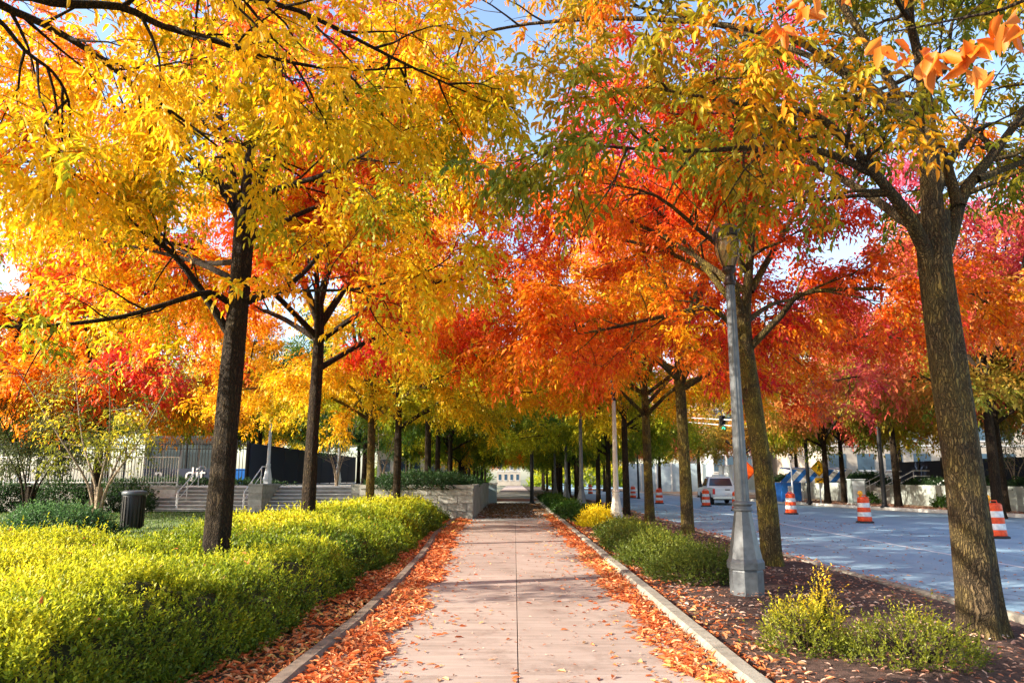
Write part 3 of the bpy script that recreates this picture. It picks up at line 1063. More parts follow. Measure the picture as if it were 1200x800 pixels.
def building(label, x0, x1, y0, y1, h, mat, nx, nz, wmat, band=True, z0=0.0, ww=0.6, wh=0.55):
    t = thing('building', label, 'building')
    MB().box(x0, x1, y0, y1, z0, h).build('wall', mat, t)
    dx = (x1 - x0) / nx; dz = (h - z0 - 1.0) / nz
    wm = MB().box(0, dx * ww, -0.04, 0.0, 0, dz * wh).mesh('window', wmat)
    fm = MB().box(-0.12, dx * ww + 0.12, -0.10, -0.003, -0.14, -0.003).mesh('sill', M['cream'])
    for i in range(nx):
        for j in range(nz):
            w = bpy.data.objects.new('window', wm); link(w, t)
            w.location = (x0 + dx * (i + 0.5 - ww / 2), y0 - 0.002, z0 + 0.9 + dz * j + dz * 0.15)
            s = bpy.data.objects.new('sill', fm); link(s, w)
    MB().box(x0 - 0.3, x1 + 0.3, y0 - 0.3, y1 + 0.3, h + 0.002, h + 0.5).build('parapet', M['cream'], t)
    for k in range(1, nz if band else 1):
        MB().box(x0 - 0.05, x1 + 0.05, y0 - 0.08, y0 - 0.003, z0 + 0.9 + dz * k - 0.16, z0 + 0.9 + dz * k).build('floor_band', M['cream'], t)
    return t


building('beige building glimpsed through the trees beyond the far stairs', 34, 62, 82, 100, 15, M['beige'], 9, 4, M['window'], z0=1.2)
building('white glassy building left of the beige one beyond the road', 25.5, 32.5, 96, 112, 11, M['cream'], 4, 3, M['window'], z0=1.2, ww=0.8, wh=0.7)
building('pale building closing the far end of the footpath', -4.5, 1.5, 190, 205, 9, M['beige'], 4, 3, M['window'], ww=0.45)
building('pale blue building glimpsed behind the left planter trees', -17, -9.5, 92, 104, 7.5, M['cream'], 4, 2, M['window'], z0=1.2, ww=0.7)
fw = thing('noise_wall', 'long pale blue grey panel wall at the bend of the road', 'wall')
wallm = rough_mat('pale_blue_panel', (0.30, 0.40, 0.45), (0.44, 0.53, 0.56), 1.5, 0.8, 0.1, 20, vary=0.1)
for i in range(9):
    MB().box(14.6 + i * 2.0, 16.57 + i * 2.0, 98, 98.3, -0.2, 3.6, 0.02).build('panel', wallm, fw)
    MB().box(14.5 + i * 2.0, 14.66 + i * 2.0, 97.85, 97.998, -0.2, 3.7).build('post', M['cream'], fw)
# ================================================================== TREES
def off(pts, base):
    return [tuple(Vector(p) - Vector(base)) for p in pts]


def LAMP(b):
    return [((x - b[0], y - b[1], z), r) for x, y, z, r in ((3.3, 10.7, 5.2, 1.35), (2.9, 9.5, 4.8, 0.85), (3.3, 11.8, 5.4, 0.8))]
# --- hero tree of the right row (nearest)
B = (4.84, 8.06, 0)
T = Tree(101, 0.042, True, 0.95)
T.trunk(off([(4.86, 8.06, -0.15), (4.84, 8.06, 1.6), (4.80, 8.06, 3.0), (4.78, 8.06, 4.0), (4.82, 8.06, 4.6)], B), 0.200, 0.165, 36, 0.55, 60)
for pts, r0, nb, bl in (
    ([(4.78, 8.06, 3.9), (4.88, 8.1, 5.36), (4.97, 8.2, 6.29), (5.03, 8.5, 7.66), (5.0, 8.8, 9.4)], 0.15, 12, 1.7),
    ([(4.78, 8.06, 3.9), (4.45, 7.85, 4.42), (4.2, 7.7, 4.66), (3.77, 7.4, 4.92), (3.13, 7.0, 5.26), (2.46, 6.7, 5.2), (1.3, 6.5, 5.3)], 0.095, 12, 1.5),
    ([(3.86, 7.5, 4.87), (3.24, 7.2, 4.96), (2.58, 7.0, 4.92), (1.62, 6.7, 4.74), (0.8, 6.6, 4.75)], 0.05, 10, 1.3),
    ([(4.82, 8.06, 4.0), (5.03, 8.1, 4.40), (5.3, 8.2, 4.92), (5.85, 8.4, 5.5), (6.51, 8.7, 6.22), (7.31, 9, 7.25), (7.8, 9.2, 8.4)], 0.115, 11, 1.6),
    ([(5.15, 8.1, 4.7), (5.17, 8.3, 5.45), (5.28, 8.8, 6.4), (5.68, 9.5, 7.56), (5.9, 10.2, 8.9)], 0.075, 10, 1.6),
    ([(5.47, 8.2, 5.08), (6.35, 8.6, 5.48), (7.59, 9.3, 6.04), (8.6, 9.8, 6.1)], 0.05, 9, 1.4),
    ([(4.8, 8.1, 4.3), (4.3, 9.0, 5.4), (3.6, 10.2, 6.6), (3.0, 11.3, 7.6)], 0.07, 10, 1.6),
    ([(4.8, 8.1, 4.6), (5.9, 9.2, 5.9), (7.2, 10.4, 6.9), (8.2, 11.2, 7.3)], 0.07, 11, 1.7),
    ([(4.9, 8.1, 5.6), (4.0, 8.8, 7.0), (2.6, 9.8, 8.3), (1.4, 10.4, 9.0)], 0.06, 12, 1.7),
    ([(4.9, 8.1, 5.6), (3.6, 8.4, 7.0), (1.8, 8.8, 7.6), (0.2, 9.2, 7.8), (-0.8, 9.4, 7.7)], 0.06, 13, 1.6),
    ([(4.9, 8.15, 5.4), (4.2, 7.9, 6.6), (3.3, 7.6, 7.8), (2.4, 7.4, 8.6)], 0.07, 11, 1.7)):
    T.limb(off(pts, B), r0, 0.012, nb, bl, 0.3, 10)
tm, cm = T.meshes(M['bark'], LM['oliveorange'], 4.3, 10.8, near=(-4.84, -8.06, 1.6), prune=0.6, bias=-0.015, clear=LAMP(B))
plant_tree('large street tree at the right edge, thick furrowed trunk forking above the road', None, B, 0, tm, cm, M['bark_mid'], LM['oliveorange'])

# --- second tree of the right row
B = (4.72, 14.0, 0)
T = Tree(102, 0.036, False, 1.02)
T.trunk(off([(4.74, 14, -0.15), (4.68, 14, 1.6), (4.50, 13.9, 3.2), (4.42, 13.9, 4.4), (4.45, 13.9, 5.0)], B), 0.185, 0.145, 28, 0.5, 40)
for pts, r0, nb, bl in (
    ([(4.42, 13.9, 4.3), (4.61, 13.9, 5.73), (4.8, 13.9, 6.97), (5.27, 14.2, 8.77), (5.5, 14.5, 10.3)], 0.12, 13, 1.8),
    ([(4.44, 13.9, 4.5), (3.94, 13.2, 5.69), (3.27, 12.4, 5.91), (2.38, 11.6, 6.23), (1.5, 11, 6.2)], 0.08, 12, 1.6),
    ([(4.44, 13.9, 4.0), (5.05, 13.6, 4.64), (5.3, 13.2, 4.95), (5.99, 12.6, 4.9), (6.9, 12, 4.7), (7.6, 11.8, 4.6)], 0.08, 12, 1.5),
    ([(4.42, 13.9, 4.2), (3.73, 13.5, 4.75), (2.73, 13, 4.5), (1.4, 12.4, 4.1), (0.7, 12.2, 4.0)], 0.065, 12, 1.5),
    ([(4.6, 13.9, 5.2), (5.51, 14.3, 6.57), (6.62, 15, 8.17), (7.4, 15.4, 9.3)], 0.08, 12, 1.7),
    ([(4.45, 13.95, 4.7), (3.7, 14.6, 6.2), (2.9, 15.6, 7.9), (2.3, 16.2, 9.0)], 0.08, 12, 1.7),
    ([(4.5, 13.9, 4.6), (5.4, 15, 5.2), (6.4, 16.2, 5.6), (7.2, 17, 5.8)], 0.06, 10, 1.5),
    ([(4.5, 13.9, 5.6), (3.6, 12.8, 7.2), (2.6, 11.8, 8.6)], 0.07, 11, 1.7),
    ([(4.5, 13.9, 5.2), (3.0, 14.6, 6.6), (1.2, 15.2, 7.6), (-0.3, 15.6, 8.0)], 0.07, 12, 1.7),
    ([(4.5, 13.9, 5.2), (3.2, 15.6, 6.6), (1.6, 17.6, 7.6), (0.2, 19.2, 7.8)], 0.07, 12, 1.8)):
    T.limb(off(pts, B), r0, 0.012, nb, bl, 0.25, 8)
tm2, cm2 = T.meshes(M['bark'], LM['orangered'], 2.9, 10.5, prune=0.4, clear=LAMP(B))
plant_tree('street tree behind the nearest lamp post, trunk half lit yellow by the sun', None, B, 0, tm2, cm2, M['bark_moss_sun'], LM['redmix'])

# --- first tree of the left row
B = (-4.4, 10.9, 0)
T = Tree(103, 0.036, False, 0.95)
T.trunk(off([(-4.30, 10.9, -0.15), (-4.27, 10.9, 1.4), (-4.25, 10.9, 3.2), (-4.22, 10.9, 4.6), (-4.22, 10.9, 5.8)], B), 0.190, 0.14, 32, 0.4, 60)
for pts, r0, nb, bl in (
    ([(-4.27, 10.9, 5.6), (-4.50, 10.9, 6.45), (-4.72, 11, 7.17), (-5.17, 11.5, 8.52), (-5.5, 11.8, 10)], 0.085, 12, 1.7),
    ([(-4.25, 10.9, 5.6), (-4.25, 11, 6.58), (-4.29, 11.2, 7.4), (-4.65, 12, 9.4), (-4.8, 12.4, 10.6)], 0.10, 12, 1.7),
    ([(-4.23, 10.9, 5.5), (-4.08, 11.2, 6.52), (-3.90, 11.8, 7.41), (-3.28, 12.8, 8.77), (-2.8, 13.4, 9.8)], 0.085, 12, 1.7),
    ([(-4.32, 10.9, 3.75), (-4.62, 10.7, 4.26), (-5.01, 10.4, 4.83), (-5.3, 10.1, 5.06), (-5.7, 9.8, 5.4), (-6.3, 9.5, 5.9), (-7.1, 9.6, 6.4)], 0.07, 11, 1.5),
    ([(-4.3, 10.9, 4.2), (-4.55, 10.6, 4.33), (-4.91, 10.2, 4.08), (-5.4, 9.8, 3.78), (-6.1, 9.3, 3.55), (-7.0, 9.0, 3.5), (-7.8, 8.9, 3.6)], 0.055, 10, 1.1),
    ([(-4.24, 10.9, 4.2), (-3.54, 11.2, 4.62), (-3.26, 11.8, 5.3), (-3.04, 12.3, 5.97), (-2.6, 13, 6.72), (-2.1, 13.6, 7.5)], 0.055, 11, 1.5),
    ([(-4.22, 10.9, 4.28), (-3.56, 10.5, 4.3), (-2.91, 10, 4.2), (-2.05, 9.5, 4.1), (-1.09, 9.0, 4.2)], 0.04, 9, 1.2),
    ([(-4.27, 10.9, 5.5), (-4.59, 10.7, 6.05), (-4.95, 10.3, 6.08), (-5.6, 9.7, 6.0), (-6.5, 9.2, 6.1)], 0.055, 11, 1.5),
    ([(-4.24, 10.9, 5.5), (-3.62, 10.4, 5.85), (-2.82, 9.8, 5.8), (-1.97, 9.3, 5.95), (-1.0, 8.9, 6.2)], 0.06, 11, 1.5),
    ([(-4.26, 10.95, 5.0), (-4.5, 12.0, 5.6), (-5.1, 13.2, 6.6), (-5.9, 14.2, 7.4)], 0.06, 11, 1.6),
    ([(-4.3, 10.9, 4.6), (-5.4, 11.9, 5.2), (-6.9, 12.6, 5.7), (-8.2, 13.0, 6.0)], 0.06, 11, 1.6),
    ([(-4.25, 10.9, 5.9), (-6.0, 11.0, 7.2), (-7.6, 11.1, 8.3)], 0.06, 11, 1.7),
    ([(-4.25, 10.9, 5.2), (-3.2, 12.2, 6.4), (-1.8, 13.4, 7.3), (-0.8, 14.2, 7.6)], 0.055, 12, 1.6),
    ([(-4.25, 10.9, 4.9), (-5.6, 12.6, 5.4), (-7.0, 14.4, 6.3), (-8.4, 15.6, 7.0)], 0.055, 12, 1.7)):
    T.limb(off(pts, B), r0, 0.012, nb, bl, 0.3, 8)
tm3, cm3 = T.meshes(M['bark'], LM['goldorange'], 3.0, 10.8, prune=0.6)
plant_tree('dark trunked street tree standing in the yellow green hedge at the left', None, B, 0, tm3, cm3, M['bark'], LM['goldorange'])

# --- tree left of the walker: only its boughs reach into the view
B = (-5.3, 3.4, 0)
T = Tree(104, 0.044, True, 0.95)
T.trunk(off([(-5.3, 3.4, -0.15), (-5.3, 3.4, 2), (-5.25, 3.5, 4.2), (-5.2, 3.6, 5.2)], B), 0.2, 0.15, 20, 0.4, 24)
for pts, r0, nb, bl in (
    ([(-5.2, 3.6, 5.0), (-5.3, 5.0, 5.95), (-5.37, 6.2, 6.38), (-5.32, 6.8, 6.42), (-4.99, 7, 6.33), (-4.59, 7.2, 6.14), (-4.2, 7.4, 5.87), (-3.85, 7.6, 5.65), (-3.38, 8, 5.35)], 0.075, 12, 1.3),
    ([(-5.2, 3.6, 5.1), (-4.95, 5.0, 6.1), (-4.73, 6, 6.12), (-4.44, 6.3, 6.09), (-3.96, 6.6, 6.25), (-3.62, 6.8, 6.17), (-3.17, 7, 6.13), (-2.6, 7.2, 6.05), (-1.93, 7.5, 6.09), (-1.2, 7.8, 6.3)], 0.07, 16, 1.4),
    ([(-5.36, 5.5, 6.1), (-4.95, 6.2, 5.93), (-4.77, 6.5, 5.7), (-4.61, 6.7, 5.59), (-4.55, 6.9, 5.38), (-4.62, 7.1, 5.01)], 0.03, 6, 1.1),
    ([(-5.2, 3.6, 5.1), (-3.7, 5.2, 6.3), (-3.07, 6, 6.2), (-2.71, 6.3, 6.15), (-2.16, 6.6, 6.2), (-1.3, 7.3, 6.1), (-0.7, 7.7, 6.0)], 0.06, 14, 1.4),
    ([(-5.2, 3.6, 5.0), (-6.2, 5.2, 5.9), (-6.9, 6.6, 6.3), (-7.3, 7.9, 6.2)], 0.06, 12, 1.6),
    ([(-5.2, 3.6, 5.2), (-4.8, 4.4, 7.2), (-4.3, 5.6, 8.8)], 0.08, 12, 1.8),
    ([(-5.2, 3.6, 5.2), (-3.8, 4.2, 6.9), (-2.4, 4.9, 8.2)], 0.07, 12, 1.8),
    ([(-5.2, 3.5, 4.9), (-6.4, 2.6, 6.3), (-7.6, 2.0, 7.2)], 0.07, 12, 1.8)):
    T.limb(off(pts, B), r0, 0.010, nb, bl, 0.3, 8)
tm4, cm4 = T.meshes(M['bark'], LM['gold'], 3.9, 9.8, near=(5.3, -3.4, 1.6), bias=0.0, prune=0.5)
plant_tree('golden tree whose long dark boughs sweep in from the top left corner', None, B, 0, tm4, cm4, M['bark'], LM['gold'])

# --- tree beside the walker on the right: overhead boughs
B = (5.1, 1.9, 0)
T = Tree(105, 0.07, True, 1.1)
T.trunk(off([(5.1, 1.9, -0.15), (5.1, 1.9, 2), (5.05, 1.95, 4.0), (5.0, 2.0, 5.0)], B), 0.2, 0.15, 20, 0.4, 24)
for pts, r0, nb, bl in (
    ([(5.0, 2, 4.8), (4.4, 3.4, 6.2), (3.6, 4.6, 7.1), (2.6, 5.6, 7.6)], 0.07, 12, 1.6),
    ([(5.0, 2, 4.8), (5.4, 3.4, 6.4), (5.6, 4.9, 7.6)], 0.07, 12, 1.7),
    ([(5.0, 2, 4.8), (3.6, 2.6, 6.4), (2.0, 3.2, 7.8)], 0.07, 10, 1.7),
    ([(5.0, 2, 4.8), (6.4, 1.8, 6.2), (7.6, 1.9, 7.4)], 0.07, 10, 1.7)):
    T.limb(off(pts, B), r0, 0.010, nb, bl, 0.3, 8)
tm5, cm5 = T.meshes(M['bark'], LM['orange'], 4.6, 9.8, near=(-5.1, -1.9, 1.6))
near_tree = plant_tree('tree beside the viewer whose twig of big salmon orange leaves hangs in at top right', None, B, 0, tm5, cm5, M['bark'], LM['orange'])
# its low bough with large leaves close to the eye, leaf by leaf
T = Tree(106, 0.1, True)
bough = [[(5.0, 2.0, 4.4), (4.0, 2.0, 4.3), (3.0, 2.3, 4.0), (2.45, 2.6, 3.75), (2.23, 2.9, 3.66), (1.99, 3, 3.64), (1.74, 3.1, 3.64)],
         [(2.45, 2.6, 3.78), (2.30, 2.95, 3.85), (2.11, 3.1, 3.72), (1.97, 3.2, 3.56)],
         [(2.4, 2.7, 3.75), (2.3, 2.9, 3.68), (2.2, 3.0, 3.58)],
         [(3.6, 2.0, 4.2), (2.6, 3.2, 4.6), (1.95, 3.7, 4.48), (1.75, 3.9, 4.42), (1.55, 4.2, 4.36)]]
for i, pts in enumerate(bough):
    T.tube(smooth_pts(off(pts, B), 4), 0.022 if i in (0, 3) else 0.006, 0.003, 6)
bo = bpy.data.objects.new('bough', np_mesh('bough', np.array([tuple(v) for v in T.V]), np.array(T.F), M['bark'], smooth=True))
link(bo, near_tree)
rl = np.random.default_rng(5)
leafvars = []
for k in range(6):
    P0 = np.zeros((1, 3)); D0 = np.array([[0, 0, -1.0]]); N0 = np.array([[0.2 * k - 0.5, -1.0, 0]])
    V, F, q = leaf_geo(P0, D0, N0, np.array([0.11 + 0.009 * k]), np.array([0.050 + 0.005 * k]), True, 0.3)
    leafvars.append(np_mesh('leaf', V, F, LM['bigleaf'], {'tone': np.full(q, k / 5), 'shade': np.full(q, rl.uniform(0, 1))}))
centres = [((1.74, 3.08, 3.58), 5), ((1.90, 3.08, 3.50), 8), ((2.03, 3.0, 3.52), 9), ((2.16, 2.92, 3.58), 9), ((2.05, 3.0, 3.38), 5), ((1.62, 4.1, 4.33), 7), ((1.74, 3.95, 4.38), 8), ((1.9, 3.8, 4.44), 6), ((2.32, 2.8, 3.62), 6), ((1.97, 3.18, 3.54), 4)]
for (cx, cy, cz), n in centres:
    for i in range(n):
        o = bpy.data.objects.new('leaf', leafvars[rl.integers(0, 6)])
        link(o, near_tree)
        o.location = (cx - B[0] + rl.normal() * 0.035, cy - B[1] + rl.normal() * 0.035, cz + rl.normal() * 0.03)
        o.rotation_euler = (rl.normal() * 0.55, rl.normal() * 0.55, rl.uniform(0, 6.28))

# --- generic trees: a few models, shared by the rows
G = {}
def gen(key, *a, **k):
    T = generic_tree(*a, **k)
    G[key] = T.meshes(M['bark'], LM['orange'], 2.9, 11.0, bias=0.12 if key in 'de' else 0.0)
gen('a', 201, 0.045, False, 1.12, 6, 4, 5.0, 4.1, 12, 0.16, 10)
gen('b', 202, 0.045, False, 1.12, 6, 4, 5.0, 3.8, 12, 0.155, 10)
gen('c', 203, 0.045, False, 1.12, 5, 5, 5.1, 4.2, 12.5, 0.155, 10)
gen('d', 204, 0.06, False, 1.8, 6, 4, 4.7, 3.4, 11.5, 0.165, 7)
gen('e', 205, 0.06, False, 1.8, 5, 4, 4.8, 4.0, 12, 0.165, 7)
print('TRIS', {k: (len(v[0].polygons) * 2, len(v[1].polygons) * 2) for k, v in G.items()}, [len(c.polygons) * 2 for c in (cm, cm2, cm3, cm4, cm5)])

ORD = ['first', 'second', 'third', 'fourth', 'fifth', 'sixth', 'seventh', 'eighth', 'ninth', 'tenth', 'eleventh', 'twelfth', 'thirteenth', 'fourteenth', 'fifteenth', 'sixteenth', 'seventeenth', 'eighteenth', 'nineteenth', 'twentieth', 'twenty-first', 'twenty-second', 'twenty-third', 'twenty-fourth']
gR = 'street trees in the row between path and road'
rowR = [(5.08, 22.2, 'a', 'redmix', 'bark_moss_sun', 'orange and red'), (5.05, 28.2, 'b', 'redtop', 'bark_moss_sun', 'orange'), (5.0, 33.6, 'c', 'yelloworange', 'bark', 'yellow and orange'),
        (5.0, 40, 'd', 'yellowgreen', 'bark', 'yellow green'), (5.2, 46.5, 'e', 'greenolive', 'bark', 'olive green')]
y = 53
while y < 125:
    rowR.append((4.6 + rng.uniform(-0.3, 0.3), y, 'de'[int(y) % 2], rng.choice(['greenolive', 'yellowgreen', 'yellowgreen']), 'bark', 'olive'))
    y += 4.6 if y < 90 else 8
for i, (x, y, g, lm, bk, cn) in enumerate(rowR):
    plant_tree('street tree with %s leaves, %s trunk of the row right of the path' % (cn, ORD[i + 2]), gR, (x, y, 0), rng.uniform(0, 6.28), *G[g], M[bk], LM[lm], 1.2 if i < 2 else rng.uniform(0.95, 1.06))
gL = 'street trees in the row left of the path'
rowL = [(-4.95, 18.0, 'c', 'redmix', 'bark', 'orange red', 0), (-4.75, 24.6, 'a', 'yelloworange', 'bark_moss_sun', 'yellow orange', 0), (-4.35, 27.6, 'b', 'yelloworange', 'bark', 'golden', 0),
        (-4.2, 36, 'd', 'yellowgreen', 'bark', 'yellow green', 1.15), (-4.4, 42.5, 'e', 'greenolive', 'bark', 'green', 1.15), (-4.2, 48.5, 'd', 'greenolive', 'bark', 'green', 1.15)]
for i, y in enumerate((54.5, 59.5, 64.5, 70, 76, 83, 91, 100, 112)):
    rowL.append((-4.6 + rng.uniform(-0.3, 0.3), y, 'ed'[i % 2], ['yellowgreen', 'greenolive', 'orange'][i % 3], 'bark', 'green and yellow', 0))
for i, (x, y, g, lm, bk, cn, z) in enumerate(rowL):
    where = 'in the hedge' if i < 3 else ('in the raised planter' if z else 'beyond the planter')
    plant_tree('street tree with %s leaves %s, %s in the left row' % (cn, where, ORD[i + 1]), gL, (x, y, z), rng.uniform(0, 6.28), *G[g], M[bk], LM[lm], 1.15 if i == 0 else rng.uniform(0.96, 1.06))
# trees across the road
far = [(22.2, 43.5, 'e', 'crimson', 'forked tree with crimson leaves on the verge before the far retaining wall'),
       (20.6, 49.5, 'd', 'brownorange', 'tree with dark double trunk beside the pedestrian crossing sign'),
       (24.0, 36.9, 'd', 'brownorange', 'tall slim tree with olive and orange leaves at the right edge beyond the road'),
       (22.6, 51.5, 'e', 'yellowgreen', 'thin tree behind the second traffic drum from the right'),
       (19.0, 62, 'd', 'brownorange', 'olive and orange tree beyond the street lamp with white globe'),
       (17.8, 72, 'e', 'crimson', 'red tree beside the orange diamond sign'),
       (16.3, 84, 'd', 'crimson', 'pink tree above the white pickup truck'),
       (12.5, 104, 'e', 'crimson', 'pink tree left of the traffic signal'),
       (30, 58, 'd', 'brownorange', 'orange tree on the terrace beyond the far stairs'),
       (31, 41, 'e', 'yellowgreen', 'yellow green tree behind the terrace fence'),
       (34, 34, 'd', 'brownorange', 'orange tree on the terrace at the right edge'),
       (30, 49, 'e', 'green', 'green tree behind the forked crimson tree'),
       (21.5, 33.5, 'e', 'crimson', 'tall crimson tree whose crown shows right behind the near trunk'),
       (28, 74, 'd', 'brownorange', 'orange brown tree in front of the beige building'),
       (22, 108, 'e', 'brownorange', 'orange tree behind the pale panel wall'),
       (9, 128, 'd', 'yellowgreen', 'yellow green tree at the far bend of the road'),
       (30, 100, 'd', 'crimson', 'red tree between the two pale buildings')]
for i, (x, y, g, lm, lab) in enumerate(far):
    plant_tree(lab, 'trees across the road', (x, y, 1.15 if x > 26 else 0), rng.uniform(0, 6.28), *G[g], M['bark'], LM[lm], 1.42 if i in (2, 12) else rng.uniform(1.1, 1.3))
back = [(-19.9, 35.4, 'd', 'orangered', 'tall orange red tree rising behind the pale barked tree on the lawn'), (-25.5, 35.8, 'e', 'orange', 'tall orange tree at the left edge behind the small dark tree'), (-33, 60, 'e', 'yellowgreen', 'tall yellow green tree far behind the white railing'), (-46, 56, 'd', 'greenolive', 'tall olive tree behind the far left of the railing'), (-27, 90, 'd', 'yellowgreen', 'pale tree in the far background left of the near trunk'), (-13, 62, 'd', 'yellowgreen', 'yellow green tree behind the screened fence'), (-20, 58, 'e', 'green', 'dark green tree behind the iron fence'),
        (-28, 66, 'd', 'yellowgreen', 'bright yellow green tree behind the glass pavilion'), (-37, 60, 'e', 'greenolive', 'olive tree behind the left end of the iron fence'),
        (-47, 66, 'd', 'green', 'green tree at the far left behind the plaza'), (-11, 76, 'e', 'green', 'green tree beside the pale blue building'),
        (-22, 80, 'd', 'yelloworange', 'orange tree far behind the plaza'), (-35, 84, 'e', 'yellowgreen', 'pale green tree far behind the plaza'),
        (-55, 52, 'd', 'greenolive', 'olive tree at the far left edge of the plaza'), (-10.5, 52, 'e', 'green', 'green tree on the plaza behind the right steps'),
        (-60, 84, 'e', 'greenolive', 'olive tree far away at the left edge'), (-24, 68, 'e', 'green', 'green tree right behind the glass pavilion'), (-34, 52, 'e', 'greenolive', 'grey olive tree behind the small dark tree at the left'),
        (-41, 51, 'd', 'green', 'green tree behind the left half of the white railing'), (-20, 52, 'd', 'yelloworange', 'yellow tree close behind the iron fence near the banner'), (-50, 78, 'd', 'green', 'dark green tree in the far left background'), (-30.5, 50, 'd', 'green', 'dark green tree close behind the iron fence'),
        (-12.5, 90, 'd', 'greenolive', 'olive tree in front of the pale blue building')]
for i, (x, y, g, lm, lab) in enumerate(back):
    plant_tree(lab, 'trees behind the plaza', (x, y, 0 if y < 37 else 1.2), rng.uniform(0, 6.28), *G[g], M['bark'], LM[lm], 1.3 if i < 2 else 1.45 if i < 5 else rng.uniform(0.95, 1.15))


# small ornamental trees
def small_tree(seed, stems, h, spread, step, size, r0, pairs=2):
    T = Tree(seed, step, False, size, pairs)
    a0 = T.r.uniform(0, 6)
    for k in range(stems):
        a = a0 + k * 6.283 / stems + T.r.uniform(-0.3, 0.3)
        rr = spread * T.r.uniform(0.55, 1.0)
        p0 = V3(0.05 * math.cos(a), 0.05 * math.sin(a), -0.1)
        p1 = V3(0.12 * rr * math.cos(a), 0.12 * rr * math.sin(a), h * 0.22)
        p2 = V3(0.45 * rr * math.cos(a + 0.2), 0.45 * rr * math.sin(a + 0.2), h * 0.5)
        p3 = V3(rr * math.cos(a), rr * math.sin(a), h * T.r.uniform(0.8, 1.0))
        T.limb([p0, p1, p2, p3], r0, 0.012, 7, h * 0.28, 0.4, 7)
    return T


def small(seed, label, loc, stems, h, spread, step, size, r0, bark, lm, zlo, name='ornamental_tree', trunk=None, keep=1.0):
    T = small_tree(seed, stems, h, spread, step, size, r0)
    if trunk: T.trunk([(0, 0, -0.1), (0.03, 0, trunk * 0.5), (0, 0, trunk)], r0 * 1.9, r0 * 1.6, 10, 0.3, 8)
    tm, cm = T.meshes(bark, lm, zlo, h + 1, bias=0.15)
    return plant_tree(label, None, loc, 0, tm, cm, bark, lm, 1.0, name)


small(301, 'pale barked multi stemmed tree with sparse yellow leaves at the left of the lawn', (-15.9, 28.6, 0), 5, 6.2, 3.4, 0.13, 1.3, 0.075, M['bark_pale'], LM['shrubyellow'], 2.0, trunk=1.3)
small(302, 'small dark tree with thin grey green foliage at the left edge', (-20.8, 32.0, 0), 6, 6.2, 3.6, 0.07, 1.25, 0.06, M['bark'], LM['greygreen'], 1.9, trunk=1.3)
small(303, 'pale multi stemmed small tree on the plaza behind the right steps', (-10.6, 44.5, 1.2), 5, 4.2, 1.8, 0.3, 1.5, 0.05, M['bark_pale'], LM['green'], 2.0)
small(304, 'second pale multi stemmed small tree on the plaza near the thin lamp', (-8.2, 46.0, 1.2), 4, 4.0, 1.6, 0.3, 1.5, 0.05, M['bark_pale'], LM['green'], 2.0)
small(305, 'small bare looking tree with grey green leaves in front of the terrace fence', (26.6, 39.8, 1.15), 4, 3.4, 1.8, 0.3, 1.1, 0.04, M['bark_pale'], LM['greygreen'], 1.0)


# ================================================================== HEDGE, SHRUBS, LEAVES ON THE GROUND
def shoots(P, Nn, seed, length, lsize, nl, full=False, up=0.5):
    """short leafy shoots standing out of a surface"""
    r = np.random.default_rng(seed)
    n = len(P)
    D = unit(Nn * 0.6 + np.array([0, 0, up]) + r.normal(size=(n, 3)) * 0.38)
    Ln = length * (r.uniform(0.4, 1.2, n) + (r.uniform(0, 1, n) > 0.93) * 0.8)
    A = unit(np.cross(D, r.normal(size=(n, 3))))
    Bv = np.cross(D, A)
    pos = []; dr = []; nm = []; ids = []; tt = []
    for k in range(nl):
        t = (k + 0.5) / nl
        a = k * 2.4 + r.uniform(0, 0.8, n)
        S_ = A * np.cos(a)[:, None] + Bv * np.sin(a)[:, None]
        pos.append(P + D * (Ln * t)[:, None])
        dr.append(S_ * (0.9 - 0.5 * t) + D * (0.45 + 0.6 * t) + r.normal(size=(n, 3)) * 0.2)
        nm.append(D - S_ * 0.4 + r.normal(size=(n, 3)) * 0.3)
        ids.append(np.arange(n)); tt.append(np.full(n, t))
    pos = np.concatenate(pos); dr = np.concatenate(dr); nm = np.concatenate(nm); ids = np.concatenate(ids); tt = np.concatenate(tt)
    ls = lsize[ids] if isinstance(lsize, np.ndarray) else np.full(len(pos), lsize)
    L = ls * r.uniform(0.7, 1.3, len(pos))
    V, F, q = leaf_geo(pos, dr, nm, L, L * r.uniform(0.38, 0.52, len(pos)), full)
    return V, F, q, ids, tt


def hedge_edges(y):
    right = -2.62 + 0.10 * math.sin(y * 1.9) + 0.09 * math.sin(y * 0.83 + 1) - 0.15 * max(0, (y - 24) / 6) + (0.12 if 8 < y < 20 else 0)
    left = np.interp(y, [2, 11, 12.5, 13.4, 17, 24, 30], [-10.4, -9.6, -9.0, -7.1, -6.3, -6.6, -7.0])
    return left, right


hn1, hn2, hn3 = Noise3(41, 0.8), Noise3(42, 2.2), Noise3(43, 5.0)


def hedge_h(X, Y):
    P = np.stack([X, Y, np.zeros_like(X)], 1)
    le = np.array([hedge_edges(float(y)) for y in Y])
    d = np.minimum(X - le[:, 0], le[:, 1] - X)
    d = np.minimum(d, np.minimum(Y - 2.0, 30.2 - Y))
    e = np.clip(d / 0.95, 0, 1)
    prof = np.sqrt(np.clip(1 - (1 - e) ** 2, 0, 1))
    top = 0.68 + 0.12 * hn1(P) + 0.20 * hn2(P) + 0.09 * hn3(P)
    # a gully between the two masses of the hedge
    g = np.exp(-((Y - (16.6 + (X + 2.6) * -0.10)) / 0.7) ** 2) * 0.30
    return np.where(d > 0, prof * (top - g), -0.05)


